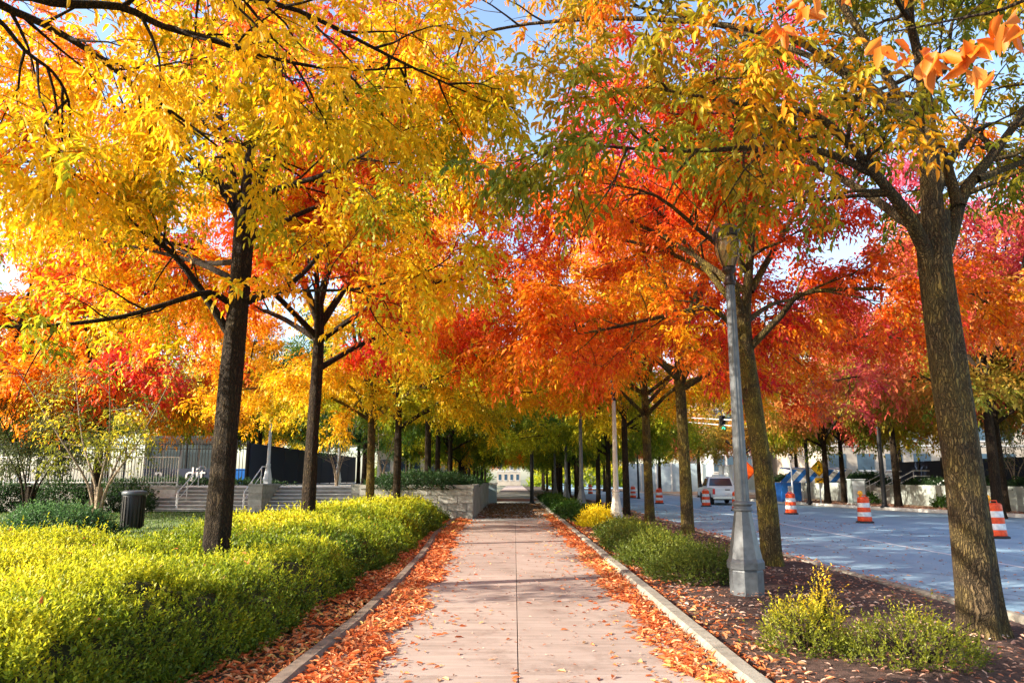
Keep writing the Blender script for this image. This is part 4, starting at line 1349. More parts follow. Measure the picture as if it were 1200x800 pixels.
hedge = thing('hedge', 'long loose hedge with yellow tipped leaves and sunlit yellow tops filling the bed left of the path', 'hedge')
nx, ny = 110, 330
gx = np.linspace(-11.2, -2.3, nx); gy = np.linspace(1.9, 30.3, ny)
X, Y = np.meshgrid(gx, gy)
H = hedge_h(X.ravel(), Y.ravel())
P = np.stack([X.ravel(), Y.ravel(), H - 0.17 + 0.05 * Noise3(44, 14)(np.stack([X.ravel(), Y.ravel(), H], 1))], 1)
i = (np.arange(ny - 1)[:, None] * nx + np.arange(nx - 1)[None]).ravel()
F = np.stack([i, i + 1, i + nx + 1, i + nx], 1)
F = F[(H[F] > -0.02).any(1)]
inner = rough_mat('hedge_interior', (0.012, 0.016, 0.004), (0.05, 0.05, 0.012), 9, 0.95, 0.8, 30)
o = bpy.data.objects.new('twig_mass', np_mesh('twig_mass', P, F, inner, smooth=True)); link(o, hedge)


def hedge_leaves(seed, n, y0, y1, lsz, ln, nl):
    r = np.random.default_rng(seed)
    x = r.uniform(-11, -2.3, n); y = y0 + (y1 - y0) * r.uniform(0, 1, n) ** 1.25
    h = hedge_h(x, y)
    k = h > 0.02; x, y, h = x[k], y[k], h[k]
    k = (x > -0.74 * (y + 1.0) - 1.0); x, y, h = x[k], y[k], h[k]
    e = 0.05
    hx = (hedge_h(x + e, y) - hedge_h(x - e, y)) / (2 * e); hy = (hedge_h(x, y + e) - hedge_h(x, y - e)) / (2 * e)
    # steep sides need more shoots: repeat them down the face
    steep = np.sqrt(hx ** 2 + hy ** 2)
    rep = 1 + np.minimum(6, (steep * 2.6).astype(int))
    idx = np.repeat(np.arange(len(x)), rep)
    x, y, h, hx, hy, st = x[idx], y[idx], h[idx], hx[idx], hy[idx], steep[idx]
    z = h - np.where(st > 0.6, r.uniform(0, 1, len(h)) * np.minimum(h, 0.6 * np.minimum(st, 1.2)), 0) - 0.09
    Nn = unit(np.stack([-hx, -hy, np.ones_like(hx)], 1))
    Pp = np.stack([x, y, z], 1)
    V, F, q, ids, tt = shoots(Pp, Nn, seed + 1, ln, lsz, nl)
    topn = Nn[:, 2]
    tone = -0.06 + 0.32 * topn + 0.27 * hn2(Pp) + 0.12 * hn1(Pp) + 0.17 * hn3(Pp) + 0.16 * (z / 0.8)  # upward and higher shoots yellower: sunlight on the hedge top painted in
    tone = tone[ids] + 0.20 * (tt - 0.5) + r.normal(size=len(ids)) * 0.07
    odd = r.uniform(0, 1, len(ids)) > 0.996
    sh = r.uniform(0, 1, len(ids))
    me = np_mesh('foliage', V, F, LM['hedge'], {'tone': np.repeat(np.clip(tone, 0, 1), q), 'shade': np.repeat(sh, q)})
    o = bpy.data.objects.new('foliage', me); link(o, hedge); o['kind'] = 'stuff'
    return len(F)


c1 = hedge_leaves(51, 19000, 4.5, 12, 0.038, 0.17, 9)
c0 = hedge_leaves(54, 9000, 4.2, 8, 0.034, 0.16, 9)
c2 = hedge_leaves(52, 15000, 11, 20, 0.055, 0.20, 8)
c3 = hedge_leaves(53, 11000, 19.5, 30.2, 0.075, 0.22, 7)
print('HEDGE', c1, c2, c3)


def shrub(seed, label, loc, rx, ry, h, n, lsz, ln, lm, nl=8, cat='shrub', name='shrub', spikes=0, full=False, dens_in=True, bias=0.0):
    t = thing(name, label, cat, loc)
    r = np.random.default_rng(seed)
    u = r.normal(size=(n, 3)); u[:, 2] = np.abs(u[:, 2]) * 0.9; u = unit(u)
    bumpy = 1 + 0.16 * Noise3(seed + 1, 2.0)(u * 2) + 0.10 * Noise3(seed + 2, 4.0)(u * 2)
    rad = bumpy * (r.uniform(0.55, 1.0, n) ** 0.5)
    P = u * rad[:, None] * np.array([rx, ry, h])
    V, F, q, ids, tt = shoots(P, u, seed + 3, ln, lsz, nl, full, 0.55)
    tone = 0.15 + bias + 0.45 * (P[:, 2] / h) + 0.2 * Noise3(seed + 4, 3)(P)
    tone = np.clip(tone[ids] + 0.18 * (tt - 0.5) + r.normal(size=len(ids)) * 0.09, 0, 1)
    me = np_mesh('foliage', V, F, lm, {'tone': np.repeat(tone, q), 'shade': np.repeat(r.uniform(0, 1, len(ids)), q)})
    o = bpy.data.objects.new('foliage', me); link(o, t); o['kind'] = 'stuff'
    st = MB(); rr = random.Random(seed)
    for k in range(26 + spikes):
        a = rr.uniform(0, 6.28); f = rr.uniform(0.3, 0.95)
        e = (rx * f * math.cos(a), ry * f * math.sin(a), h * rr.uniform(0.5, 0.95))
        st.tube([(0.1 * e[0], 0.1 * e[1], -0.05), (0.45 * e[0], 0.45 * e[1], e[2] * 0.6), e], [0.008, 0.006, 0.003], 4)
    st.build('stems', M['bark'], t)
    return t


YS = LM['shrubyellow']; GS = LM['shrubgreen']
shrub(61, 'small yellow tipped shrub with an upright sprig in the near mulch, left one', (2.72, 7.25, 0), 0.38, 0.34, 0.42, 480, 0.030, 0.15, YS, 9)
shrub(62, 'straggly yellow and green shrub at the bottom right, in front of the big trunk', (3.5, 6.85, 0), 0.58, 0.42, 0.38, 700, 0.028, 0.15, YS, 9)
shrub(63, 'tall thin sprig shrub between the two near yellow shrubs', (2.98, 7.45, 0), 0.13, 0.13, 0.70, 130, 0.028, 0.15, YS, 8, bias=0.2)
shrub(64, 'low green shrub touching the base of the nearest lamp post', (2.95, 12.3, 0), 0.78, 0.85, 0.46, 1700, 0.036, 0.17, GS, 8)
shrub(65, 'low green spreading shrub with a few yellow tips behind the nearest lamp', (2.85, 14.3, 0), 0.85, 1.15, 0.50, 1700, 0.045, 0.18, GS, 8, bias=0.05)
shrub(66, 'low green shrub in the middle of the mulch bed', (2.75, 17.2, 0), 0.75, 1.6, 0.50, 1300, 0.058, 0.18, GS, 7, bias=0.08)
shrub(67, 'last of the green spreading shrubs before the yellow bush', (2.95, 20.3, 0), 0.75, 1.3, 0.45, 1100, 0.06, 0.2, GS, 7)
shrub(68, 'bright yellow bush beside the second lamp post', (2.85, 25.6, 0), 0.62, 0.8, 0.55, 900, 0.07, 0.22, LM['brightyellow'], 7, bias=0.3)
for k, y in enumerate((30, 33.5, 37, 41, 46, 52, 58)):
    shrub(70 + k, 'low dark green ground shrub along the right of the path, %s beyond the yellow bush' % ORD[k], (2.6, y, 0), 0.75, 1.9 if y < 45 else 3.0, 0.42, 600, 0.10, 0.25, LM['green'], 6, name='ground_shrub')
# planter hedge on the block wall
for k in range(4):
    shrub(80 + k, 'dark green clipped hedge bush on the block wall, %s from the camera' % ORD[k], (-3.9 + (0 if k else -0.2), 31.8 + k * 4.6, 1.15), 2.35 if k == 0 else 2.0, 2.2, 0.62, 1500, 0.10, 0.22, LM['darkshrub'], 6, name='hedge_bush')
shrub(85, 'blue green feathery shrub on the lawn behind the hedge', (-13.6, 22.4, 0), 1.7, 0.9, 0.72, 1500, 0.08, 0.28, LM['bluegreen'], 7)
for k, x in enumerate((-31, -28, -25.2, -22.4, -19.6)):
    shrub(90 + k, 'dark green shrub below the white railing, %s from the left' % ORD[k], (x, 36.9, 0), 1.9, 1.2, 1.35, 1100, 0.12, 0.3, LM['darkshrub'], 6)
for k in range(5):
    shrub(100 + k, 'dark clipped shrub on the far wall left of the far stairs, %s from the stairs' % ORD[k], (26.4, 56 + k * 4.0, 1.1), 1.3, 2.2, 0.8, 500, 0.18, 0.3, LM['darkshrub'], 6)
for k in range(4):
    shrub(106 + k, 'low ivy mound along the top of the long far wall, %s from the stairs' % ORD[k], (26.0, 47 - k * 5.0, 1.05), 0.8, 2.6, 0.45, 450, 0.14, 0.25, LM['darkshrub'], 6)
shrub(111, 'small green bush at the foot of the long far wall', (24.2, 42.0, 0), 0.7, 1.0, 0.5, 300, 0.12, 0.25, LM['green'], 6)
shrub(112, 'small green bush behind the utility cabinet', (23.4, 50.0, 0), 0.7, 0.8, 0.6, 300, 0.12, 0.25, LM['green'], 6)
shrub(113, 'dark ivy bed at the foot of the iron fence', (-22, 46.3, 1.15), 7.5, 0.6, 0.4, 1200, 0.12, 0.25, LM['darkshrub'], 6)


def litter(name, label, n, fx, y0, y1, L, lm, seed, pile=0.03, zbase=0.0, full=True, ypow=1.6):
    r = np.random.default_rng(seed)
    y = y0 + (y1 - y0) * r.uniform(0, 1, n) ** ypow
    x, w = fx(y, r)
    z = zbase + 0.006 + r.uniform(0, 1, n) * pile * w
    P = np.stack([x, y, z], 1)
    a = r.uniform(0, 6.28, n)
    tilt = r.normal(size=n) * (0.15 + 0.35 * w)
    D = np.stack([np.cos(a), np.sin(a), tilt], 1)
    Nn = np.stack([r.normal(size=n) * 0.35, r.normal(size=n) * 0.35, np.ones(n)], 1)
    Ls = L * r.uniform(0.6, 1.35, n) * (1 + y / 60)
    V, F, q = leaf_geo(P, D, Nn, Ls, Ls * r.uniform(0.25, 0.5, n), full, 0.35)
    V[:, 2] = np.maximum(V[:, 2], zbase + 0.004)
    tone = np.clip(r.uniform(0, 1, n) * 0.8 + 0.15 + 0.25 * Noise3(seed, 1.5)(P), 0, 1)
    me = np_mesh(name, V, F, lm, {'tone': np.repeat(tone, q), 'shade': np.repeat(r.uniform(0, 1, n), q)})
    o = bpy.data.objects.new(name, me); link(o)
    tag(o, label, 'leaves', None, 'stuff')


kl = lambda y: np.interp(y, [p[1] for p in kl_pts], [p[0] for p in kl_pts])


def f_left_in(y, r):
    w = np.where(r.uniform(0, 1, len(y)) < 0.86, r.uniform(0, 1, len(y)) ** 0.85 * (0.48 + 0.10 * np.sin(y * 2.1) + 0.07 * np.sin(y * 5.3)), np.abs(r.normal(size=len(y))) * 0.45)
    x = kl(y) + 0.09 + w
    return x, np.exp(-(w / 0.45) ** 2)


def f_left_out(y, r):
    u = r.uniform(0, 1, len(y)) ** 1.1
    x = kl(y) - 0.09 - u * np.where(y < 10, 1.0, 0.75)
    return x, 1 - u * 0.5


def f_right_in(y, r):
    w = np.where(r.uniform(0, 1, len(y)) < 0.86, r.uniform(0, 1, len(y)) ** 0.85 * (0.40 + 0.09 * np.sin(y * 1.7 + 1) + 0.06 * np.sin(y * 4.9)), np.abs(r.normal(size=len(y))) * 0.5)
    return 1.78 - w, np.exp(-(w / 0.4) ** 2)


def f_right_out(y, r):
    w = np.abs(r.normal(size=len(y))) * 0.42
    return 1.98 + w, np.exp(-(w / 0.5) ** 2)


litter('fallen_leaves', 'thick drift of orange red leaves along the left kerb on the path side', 11500, f_left_in, 4.0, 30, 0.070, LM['litter'], 1, 0.06)
litter('fallen_leaves', 'orange leaves between the left kerb and the hedge', 8000, f_left_out, 4.0, 29, 0.070, LM['litter'], 2, 0.05)
litter('fallen_leaves', 'drift of salmon leaves along the right kerb on the path side', 9000, f_right_in, 4.0, 34, 0.068, LM['litter'], 3, 0.05)
litter('fallen_leaves', 'orange and pale leaves just inside the mulch bed by the kerb', 2600, f_right_out, 4.0, 34, 0.070, LM['litter'], 4, 0.05)
litter('fallen_leaves', 'pale curled leaves scattered over the dark mulch', 8500, lambda y, r: (r.uniform(2.05, 5.7, len(y)), np.full(len(y), 0.4)), 4.5, 45, 0.055, LM['bedlitter'], 5, 0.05, 0.03)
litter('fallen_leaves', 'leaves gathered in the gutter at the near edge of the road', 5000, lambda y, r: (5.95 + (np.clip(14 - y, 0, 99)) * 0.045 + np.abs(r.normal(size=len(y))) * 0.22, np.full(len(y), 0.6)), 6, 60, 0.065, LM['litter'], 6, 0.03, -0.115)
litter('fallen_leaves', 'small leaves dotted over the road surface', 1500, lambda y, r: (r.uniform(6.3, 14, len(y)), np.full(len(y), 0.1)), 7, 50, 0.06, LM['bedlitter'], 7, 0.01, -0.115)
litter('fallen_leaves', 'brown leaves covering the shaded path beside the block wall', 5000, lambda y, r: (r.uniform(-1.65, 1.7, len(y)), np.full(len(y), 0.3)), 31, 50, 0.075, leaf_mat('brown_litter', [(0, (0.10, 0.05, 0.02)), (1, (0.34, 0.17, 0.07))], 0.2), 8, 0.02, 0.0, True, 1.0)
litter('fallen_leaves', 'small bits of pale leaf scattered thinly over the bare path', 900, lambda y, r: (r.uniform(-1.3, 1.45, len(y)), np.full(len(y), 0.1)), 5, 30, 0.035, LM['bedlitter'], 9, 0.004)
litter('fallen_leaves', 'sunlit tan leaves on the verge beyond the road', 3500, lambda y, r: (np.interp(y, [p[1] for p in fk], [p[0] for p in fk]) + r.uniform(0.2, 3.0, len(y)), np.full(len(y), 0.4)), 28, 60, 0.09, LM['bedlitter'], 10, 0.05, 0.0, False, 1.0)
def caught():
    r = np.random.default_rng(15)
    n = 420
    x = r.uniform(-8, -2.9, n); y = r.uniform(5, 22, n)
    h = hedge_h(x, y); k = h > 0.35
    P = np.stack([x[k], y[k], h[k] + 0.03], 1); n = len(P)
    D = r.normal(size=(n, 3)); Nn = r.normal(size=(n, 3)) + np.array([0, 0, 1.0])
    V, F, q = leaf_geo(P, D, Nn, r.uniform(0.05, 0.09, n), r.uniform(0.02, 0.035, n), True, 0.35)
    o = bpy.data.objects.new('caught_leaves', np_mesh('caught_leaves', V, F, LM['litter'], {'tone': np.repeat(r.uniform(0, 1, n), q), 'shade': np.repeat(r.uniform(0, 1, n), q)}))
    link(o); tag(o, 'scattered orange leaves caught on top of the hedge', 'leaves', None, 'stuff')
caught()
# single leaves on the bare path
r = np.random.default_rng(77)
singles = []
for k in range(5):
    V, F, q = leaf_geo(np.zeros((1, 3)), np.array([[1, 0, 0.12]]), np.array([[0.1, 0.2, 1.0]]), np.array([0.07 + 0.008 * k]), np.array([0.028 + 0.003 * k]), True, 0.3)
    V[:, 2] -= V[:, 2].min()
    singles.append(np_mesh('fallen_leaf', V, F, LM['litter'], {'tone': np.full(q, [0.05, 0.3, 0.6, 0.9, 0.15][k]), 'shade': np.full(q, 0.5)}))
for k in range(44):
    y = 6 + 12 * r.uniform() ** 1.4
    o = bpy.data.objects.new('fallen_leaf', singles[r.integers(0, 5)])
    link(o); o.location = (r.uniform(-0.95, 1.1), y, 0.003); o.rotation_euler = (0, 0, r.uniform(0, 6.28))
    tag(o, 'small dry leaf lying alone on the bare slabs of the path', 'leaf', 'single leaves on the bare path')
# lawn grass
def grass():
    r = np.random.default_rng(9)
    n = 14000
    y = r.uniform(20, 37, n); x = r.uniform(-26, -7.8, n)
    P = np.stack([x, y, np.full(n, -0.01)], 1)
    D = np.stack([r.normal(size=n) * 0.3, r.normal(size=n) * 0.3, np.ones(n)], 1)
    Nn = r.normal(size=(n, 3))
    V, F, q = leaf_geo(P, D, Nn, r.uniform(0.05, 0.12, n), np.full(n, 0.03), False)
    o = bpy.data.objects.new('grass', np_mesh('grass', V, F, LM['grass'], {'tone': r.uniform(0, 1, len(F)), 'shade': r.uniform(0, 1, len(F))}))
    link(o); tag(o, 'short green grass of the lawn', 'grass', None, 'stuff')
grass()
# ================================================================== STREET FURNITURE AND VEHICLES


def street_lamp(label, loc, mat, rz=0.0, group='street lamps along the path', globe=None):
    t = thing('street_lamp', label, 'street lamp', loc, rz, group)
    n = 8
    rot = math.pi / 8
    # stepped octagonal base
    MB().lathe([(0.225, -0.05), (0.225, 0.30), (0.21, 0.33)], n, smooth=False, rot=rot).build('plinth', mat, t)
    MB().lathe([(0.248, 0.332), (0.248, 0.42), (0.222, 0.46), (0.142, 0.90), (0.112, 1.08)], n, smooth=False, rot=rot).build('base', mat, t)
    MB().lathe([(0.130, 1.082), (0.138, 1.10), (0.130, 1.12), (0.113, 1.13), (0.113, 1.15), (0.130, 1.16), (0.136, 1.18), (0.128, 1.20), (0.104, 1.215)], 24).build('ring', mat, t)
    # fluted shaft
    V = []; F = []; m = 24
    zs = [1.2, 1.8, 2.6, 3.4, 4.25]; rs = [0.098, 0.088, 0.079, 0.071, 0.064]
    for z, r in zip(zs, rs):
        for k in range(m):
            a = 2 * math.pi * k / m
            rr = r * (1.0 if k % 3 else 0.90)
            V.append((rr * math.cos(a), rr * math.sin(a), z))
    for j in range(len(zs) - 1):
        for k in range(m):
            q = (k + 1) % m
            F.append((j * m + k, j * m + q, (j + 1) * m + q, (j + 1) * m + k))
    MB().add(V, F).build('shaft', mat, t)
    dm = M['bronze']
    MB().lathe([(0.070, 4.25), (0.085, 4.27), (0.085, 4.31), (0.062, 4.34), (0.058, 4.42), (0.10, 4.46), (0.105, 4.50), (0.085, 4.53)], 20).build('neck', dm, t)
    g = MB().lathe([(0.090, 4.531), (0.135, 4.62), (0.175, 4.75), (0.188, 4.86), (0.180, 4.94), (0.165, 4.985)], 24).build('globe', globe or M['globe'], t)
    c = MB().lathe([(0.205, 4.97), (0.215, 4.99), (0.208, 5.04), (0.175, 5.11), (0.10, 5.16), (0.035, 5.18), (0.0, 5.19)], 24).build('cap', dm, t)
    for k in range(4):
        a = k * math.pi / 2 + 0.5
        ca, sa = math.cos(a), math.sin(a)
        MB().tube([(0.095 * ca, 0.095 * sa, 4.49), (0.165 * ca, 0.165 * sa, 4.64), (0.205 * ca, 0.205 * sa, 4.80), (0.212 * ca, 0.212 * sa, 4.92), (0.202 * ca, 0.202 * sa, 4.995)], 0.009, 6).build('cage_bar', dm, t)
        # crossing diagonal straps of the cage
        pts = []
        for s in range(6):
            b = a + s / 5 * math.pi / 2
            z = 4.56 + 0.42 * s / 5
            rr = 0.100 + 0.10 * math.sin(min(1, s / 4) * math.pi / 2)
            pts.append((rr * math.cos(b), rr * math.sin(b), z))
        MB().tube(pts, 0.006, 5).build('cage_strap', dm, t)
    MB().tube([(math.cos(a) * 0.207, math.sin(a) * 0.207, 4.90) for a in [k * 2 * math.pi / 24 for k in range(25)]], 0.007, 5).build('cage_hoop', dm, t)
    return t


L1 = street_lamp('grey fluted lamp post with amber acorn globe, nearest one in the mulch bed', (3.30, 10.9, 0), M['lamp_paint'])
L1.scale = (1.05, 1.05, 1.06)
pale_post = rough_mat('sunlit_post', (0.50, 0.46, 0.38), (0.64, 0.60, 0.52), 3, 0.5, 0.1, 20)  # paler than the other posts: the sunlight on it is in the colour
street_lamp('pale sunlit lamp post with wide flared foot beside the bright yellow bush', (3.42, 25.3, 0), pale_post)
tr = copy_thing(L1, (2.98, 33.4, 0), 0.3, 'third lamp post from the camera on the right, head visible against dark trunks')
copy_thing(L1, (3.05, 44.2, 0), 0.1, 'fourth lamp post on the right, smaller and behind the third')
copy_thing(L1, (3.1, 57.5, 0), 0.6, 'fifth and farthest lamp post in the right row')
P1 = street_lamp('pale lamp post with white flared foot on the plaza behind the left steps', (-13.45, 40.6, 1.2), M['pale_metal'], 0, 'lamps on the plaza', M['globe_white'])
copy_thing(P1, (-11.85, 50.0, 1.2), 0.2, 'thinner looking pale lamp farther back on the plaza')
copy_thing(P1, (-45.5, 68.0, 1.0), 0.2, 'lamp with white globe seen through the small tree at the left edge')
street_lamp('pale street lamp with white globe across the road beside the blue awning', (16.9 + 0.9, 48.0, -0.0), M['pale_metal'], 0, None, M['globe_white']).scale = (0.62, 0.62, 0.62)


def pole(label, loc, h, r=0.08, mat=None, name='metal_pole'):
    t = thing(name, label, 'pole', loc)
    MB().lathe([(r, -0.1), (r * 0.96, h * 0.5), (r * 0.9, h)], 12).build('shaft', mat or M['black_metal'], t)
    MB().lathe([(r * 1.9, 0.0), (r * 1.9, 0.05), (r * 1.25, 0.12), (r * 1.12, 0.2)], 12).build('foot', mat or M['black_metal'], t)
    MB().lathe([(r * 0.98, h + 0.002), (r, h + 0.04), (r * 0.5, h + 0.09)], 12).build('cap', mat or M['black_metal'], t)
    return t


pole('thin dark post standing at the right edge of the far path', (1.13, 49.0, 0), 3.4, 0.13)
pole('dark pole just left of the pedestrian crossing sign', (19.7, 50.2, 0), 6.6, 0.12)
pole('slim dark pole left of the forked tree beyond the road', (19.95 + 1.1, 42.8, 0), 6.0, 0.13)
pole('grey pole beside the slim tree at the right edge beyond the road', (23.4, 37.6, 0), 5.5, 0.11, M['green_box'])
pole('black pole behind the orange diamond sign', (11.0, 66.5, -0.1), 3.8, 0.09)

# span wires and signals
sp = thing('span_wire', 'two pale wires carrying the traffic signals across the road', 'cable')
for dz in (0.0, 0.55):
    a = Vector((6.4, 76, 8.8 + dz * 0.2)); b = Vector((20.0, 50.2, 4.8 + dz)); pts = []
    for k in range(13):
        p = a.lerp(b, k / 12); p.z -= 0.25 * math.sin(math.pi * k / 12); pts.append(p)
    MB().tube(pts, 0.035, 5).build('wire', M['white_paint'], sp)


def signal(label, loc):
    t = thing('traffic_signal', label, 'traffic signal', loc, 0, 'traffic signals')
    MB().box(-0.22, 0.22, -0.12, 0.14, -0.62, 0.62, 0.03).build('housing', M['black_metal'], t)
    for k, z in enumerate((0.4, 0.0, -0.4)):
        hood = MB(); V = []; F = []
        for i in range(13):
            a = math.pi * (-0.15 + 1.3 * i / 12)
            V += [(0.16 * math.cos(a), -0.122, z + 0.16 * math.sin(a)), (0.16 * math.cos(a), -0.34, z + 0.15 * math.sin(a)), (0.145 * math.cos(a), -0.34, z + 0.135 * math.sin(a)), (0.145 * math.cos(a), -0.122, z + 0.145 * math.sin(a))]
        for i in range(12):
            for j in range(4):
                F.append((i * 4 + j, i * 4 + (j + 1) % 4, i * 4 + 4 + (j + 1) % 4, i * 4 + 4 + j))
        hood.add(V, F).build('visor', M['black_metal'], t)
        ln = MB().lathe([(0.14, 0), (0.12, 0.03), (0.0, 0.05)], 16)
        o = ln.build('lens', M['green_light'] if k == 2 else M['glass_dark'], t)
        o.location = (0, -0.121, z); o.rotation_euler = (R(90), 0, 0)
    MB().tube([(0, 0, 0.62), (0, 0, 0.95)], 0.03, 6).build('hanger', M['black_metal'], t)
    return t


s1 = signal('green traffic signal hanging over the road above the pickup truck', (16.2, 57.5, 5.85))
copy_thing(s1, (12.0, 66.5, 6.0), 0.0, 'traffic signal half hidden by leaves, left of the other one')


def drum(label, loc, group='orange and white traffic drums'):
    t = thing('traffic_drum', label, 'traffic drum', loc, rng.uniform(0, 6), group)
    MB().lathe([(0.34, 0.0), (0.34, 0.05), (0.27, 0.075)], 20).build('rubber_base', M['rubber'], t)
    z0 = 0.077; hs = [0.17, 0.18, 0.18, 0.18, 0.19]; mats = ['orange', 'reflect', 'orange', 'reflect', 'orange']
    r0 = 0.27
    for i, (h, m) in enumerate(zip(hs, mats)):
        r1 = r0 - 0.008; z1 = z0 + h
        MB().lathe([(r0, z0 + 0.001), (r0 + 0.004, z0 + 0.02), (r1 + 0.004, z1 - 0.02), (r1, z1 - 0.001)], 20).build('orange_band' if i % 2 == 0 else 'white_band', M[m], t)
        r0 = r1 - 0.004; z0 = z1
    MB().lathe([(r0, z0 + 0.001), (r0 - 0.02, z0 + 0.03), (0.10, z0 + 0.045), (0.0, z0 + 0.045)], 20).build('lid', M['orange'], t)
    MB().tube([(-0.12, 0, z0 + 0.03), (-0.10, 0, z0 + 0.11), (0.10, 0, z0 + 0.11), (0.12, 0, z0 + 0.03)], 0.018, 6).build('handle', M['orange'], t)
    return t


def beacon(t, dx=-0.16):
    b = MB().lathe([(0.05, 0), (0.05, 0.06), (0.09, 0.07), (0.10, 0.14), (0.085, 0.2), (0.04, 0.235), (0.0, 0.24)], 14).build('warning_light', M['amber'], t)
    b.location = (dx, 0, 1.02)
    MB().lathe([(0.03, 0.96), (0.03, 1.02)], 8, (dx, 0, 0)).build('light_stem', M['black_metal'], t)


zr = -0.12
d1 = drum('traffic drum with an amber light, largest one, right of the near trunk', (14.3, 22.5, zr)); d1.rotation_euler[2] = 0; beacon(d1)
d2 = drum('traffic drum with an amber light in front of the far stairs', (14.0, 30.2, zr)); d2.rotation_euler[2] = 0; beacon(d2, -0.1)
d3 = drum('traffic drum just right of the sunlit trunk, below the blue awning', (13.8, 37.6, zr))
for (x, y), lb in (((12.25, 48.1), 'traffic drum just left of the white pickup truck'), ((10.25, 53.2), 'traffic drum between the third and fourth trunks'), ((10.9, 69), 'small distant traffic drum left of the fourth trunk'),
                   ((12.35, 41.8), 'traffic drum almost hidden behind the nearest lamp post'), ((8.9, 88), 'tiny far traffic drum seen between dark trunks')):
    copy_thing(d3, (x, y, zr), 0.0, lb)


# pickup truck, seen from behind
def pickup():
    t = thing('pickup_truck', 'white pickup truck driving away in the far lane', 'truck', (14.25, 50.2, zr), R(-4))
    W = 0.98
    body = MB()
    side = [(0.0, 0.62), (0.0, 1.12), (2.05, 1.16), (2.05, 1.14), (5.5, 1.10), (5.62, 0.95), (5.62, 0.55), (4.95, 0.5), (4.85, 0.78), (4.45, 0.86), (4.1, 0.78), (3.98, 0.48), (1.65, 0.48), (1.52, 0.78), (1.15, 0.86), (0.8, 0.78), (0.68, 0.52), (0.1, 0.52)]
    for s in (-1, 1):
        body.prism(side, s * W, s * (W - 0.13))
    body.box(-W + 0.13, W - 0.13, 0.15, 5.4, 0.56, 0.68)
    body.box(-W + 0.13, W - 0.13, 3.95, 5.5, 0.69, 1.12)
    body.box(-W + 0.131, W - 0.131, 2.0, 2.08, 0.69, 1.14)
    body.build('body', M['truck'], t)
    cab = MB()
    lo = [(-0.95, 2.10), (0.95, 2.10), (0.95, 4.35), (-0.95, 4.35)]; hi = [(-0.76, 2.34), (0.76, 2.34), (0.76, 3.62), (-0.76, 3.62)]
    V = [(x, y, 1.142) for x, y in lo] + [(x, y, 1.82) for x, y in hi] + [(x * 0.92, 2.4 + (y - 2.4) * 0.96, 1.90) for x, y in hi]
    F = [(0, 3, 2, 1), (8, 9, 10, 11)] + [(a, (a + 1) % 4, (a + 1) % 4 + 4, a + 4) for a in range(4)] + [(a + 4, (a + 1) % 4 + 4, (a + 1) % 4 + 8, a + 8) for a in range(4)]
    cab.add(V, F).build('cab', M['truck'], t)
    def pane(name, a, b, c, d, offv):
        q = [Vector(a), Vector(b), Vector(c), Vector(d)]; o = Vector(offv)
        MB().add([p + o for p in q] + [p + o * 3 for p in q], [(0, 1, 2, 3), (7, 6, 5, 4), (0, 4, 5, 1), (1, 5, 6, 2), (2, 6, 7, 3), (3, 7, 4, 0)]).build(name, M['glass_dark'], t)
    pane('rear_window', (-0.80, 2.137, 1.25), (0.80, 2.137, 1.25), (0.68, 2.322, 1.76), (-0.68, 2.322, 1.76), (0, -0.008, 0.003))
    for s in (-1, 1):
        pane('side_window', (s * 0.925, 2.45, 1.25), (s * 0.925, 4.0, 1.25), (s * 0.785, 3.5, 1.76), (s * 0.785, 2.52, 1.76), (s * 0.008, 0, 0.002))
    pane('windscreen', (-0.82, 4.24, 1.25), (0.82, 4.24, 1.25), (0.68, 3.71, 1.74), (-0.68, 3.71, 1.74), (0, 0.010, 0.006))
    tg = MB().box(-W + 0.15, W - 0.15, -0.03, 0.03, 0.66, 1.13, 0.01).build('tailgate', M['truck'], t)
    MB().box(-0.16, 0.16, -0.052, -0.032, 0.98, 1.05).build('handle', M['black_metal'], tg)
    MB().box(-0.18, 0.18, -0.055, -0.034, 0.70, 0.80).build('number_plate', M['reflect'], tg)
    bp = MB().box(-W, W, -0.22, -0.04, 0.42, 0.60, 0.02).build('rear_bumper', M['chrome'], t)
    for s in (-1, 1):
        MB().box(s * 0.90 - 0.08, s * 0.90 + 0.08, -0.045, -0.002, 0.72, 1.08, 0.0).build('tail_light', M['tail'], t)
        MB().box(s * 1.12 - 0.11, s * 1.12 + 0.11, 3.62, 3.70, 1.16, 1.40, 0.02).build('wing_mirror', M['black_metal'], t)
        MB().tube([(s * 0.93, 3.7, 1.2), (s * 1.05, 3.66, 1.22)], 0.025, 6).build('mirror_arm', M['black_metal'], t)
        for y in (1.15, 4.45):
            prof = [(0.20, -0.11), (0.34, -0.12), (0.385, -0.08), (0.385, 0.08), (0.34, 0.12), (0.20, 0.11)]
            w = MB().lathe(prof, 20).build('wheel', M['rubber'], t)
            w.location = (s * (W - 0.13), y, 0.385); w.rotation_euler = (0, R(90), 0)
            MB().lathe([(0.20, -0.105), (0.15, -0.06), (0.0, -0.05), (0.0, 0.05), (0.15, 0.06), (0.20, 0.105)], 16).build('rim', M['chrome'], w)
    MB().box(-0.45, 0.45, 2.7, 2.95, 1.905, 2.02, 0.03).build('roof_light_bar', M['pale_metal'], t)
    MB().box(-0.7, 0.7, 0.3, 5.2, 0.33, 0.54).build('chassis', M['black_metal'], t)
    return t


pickup()


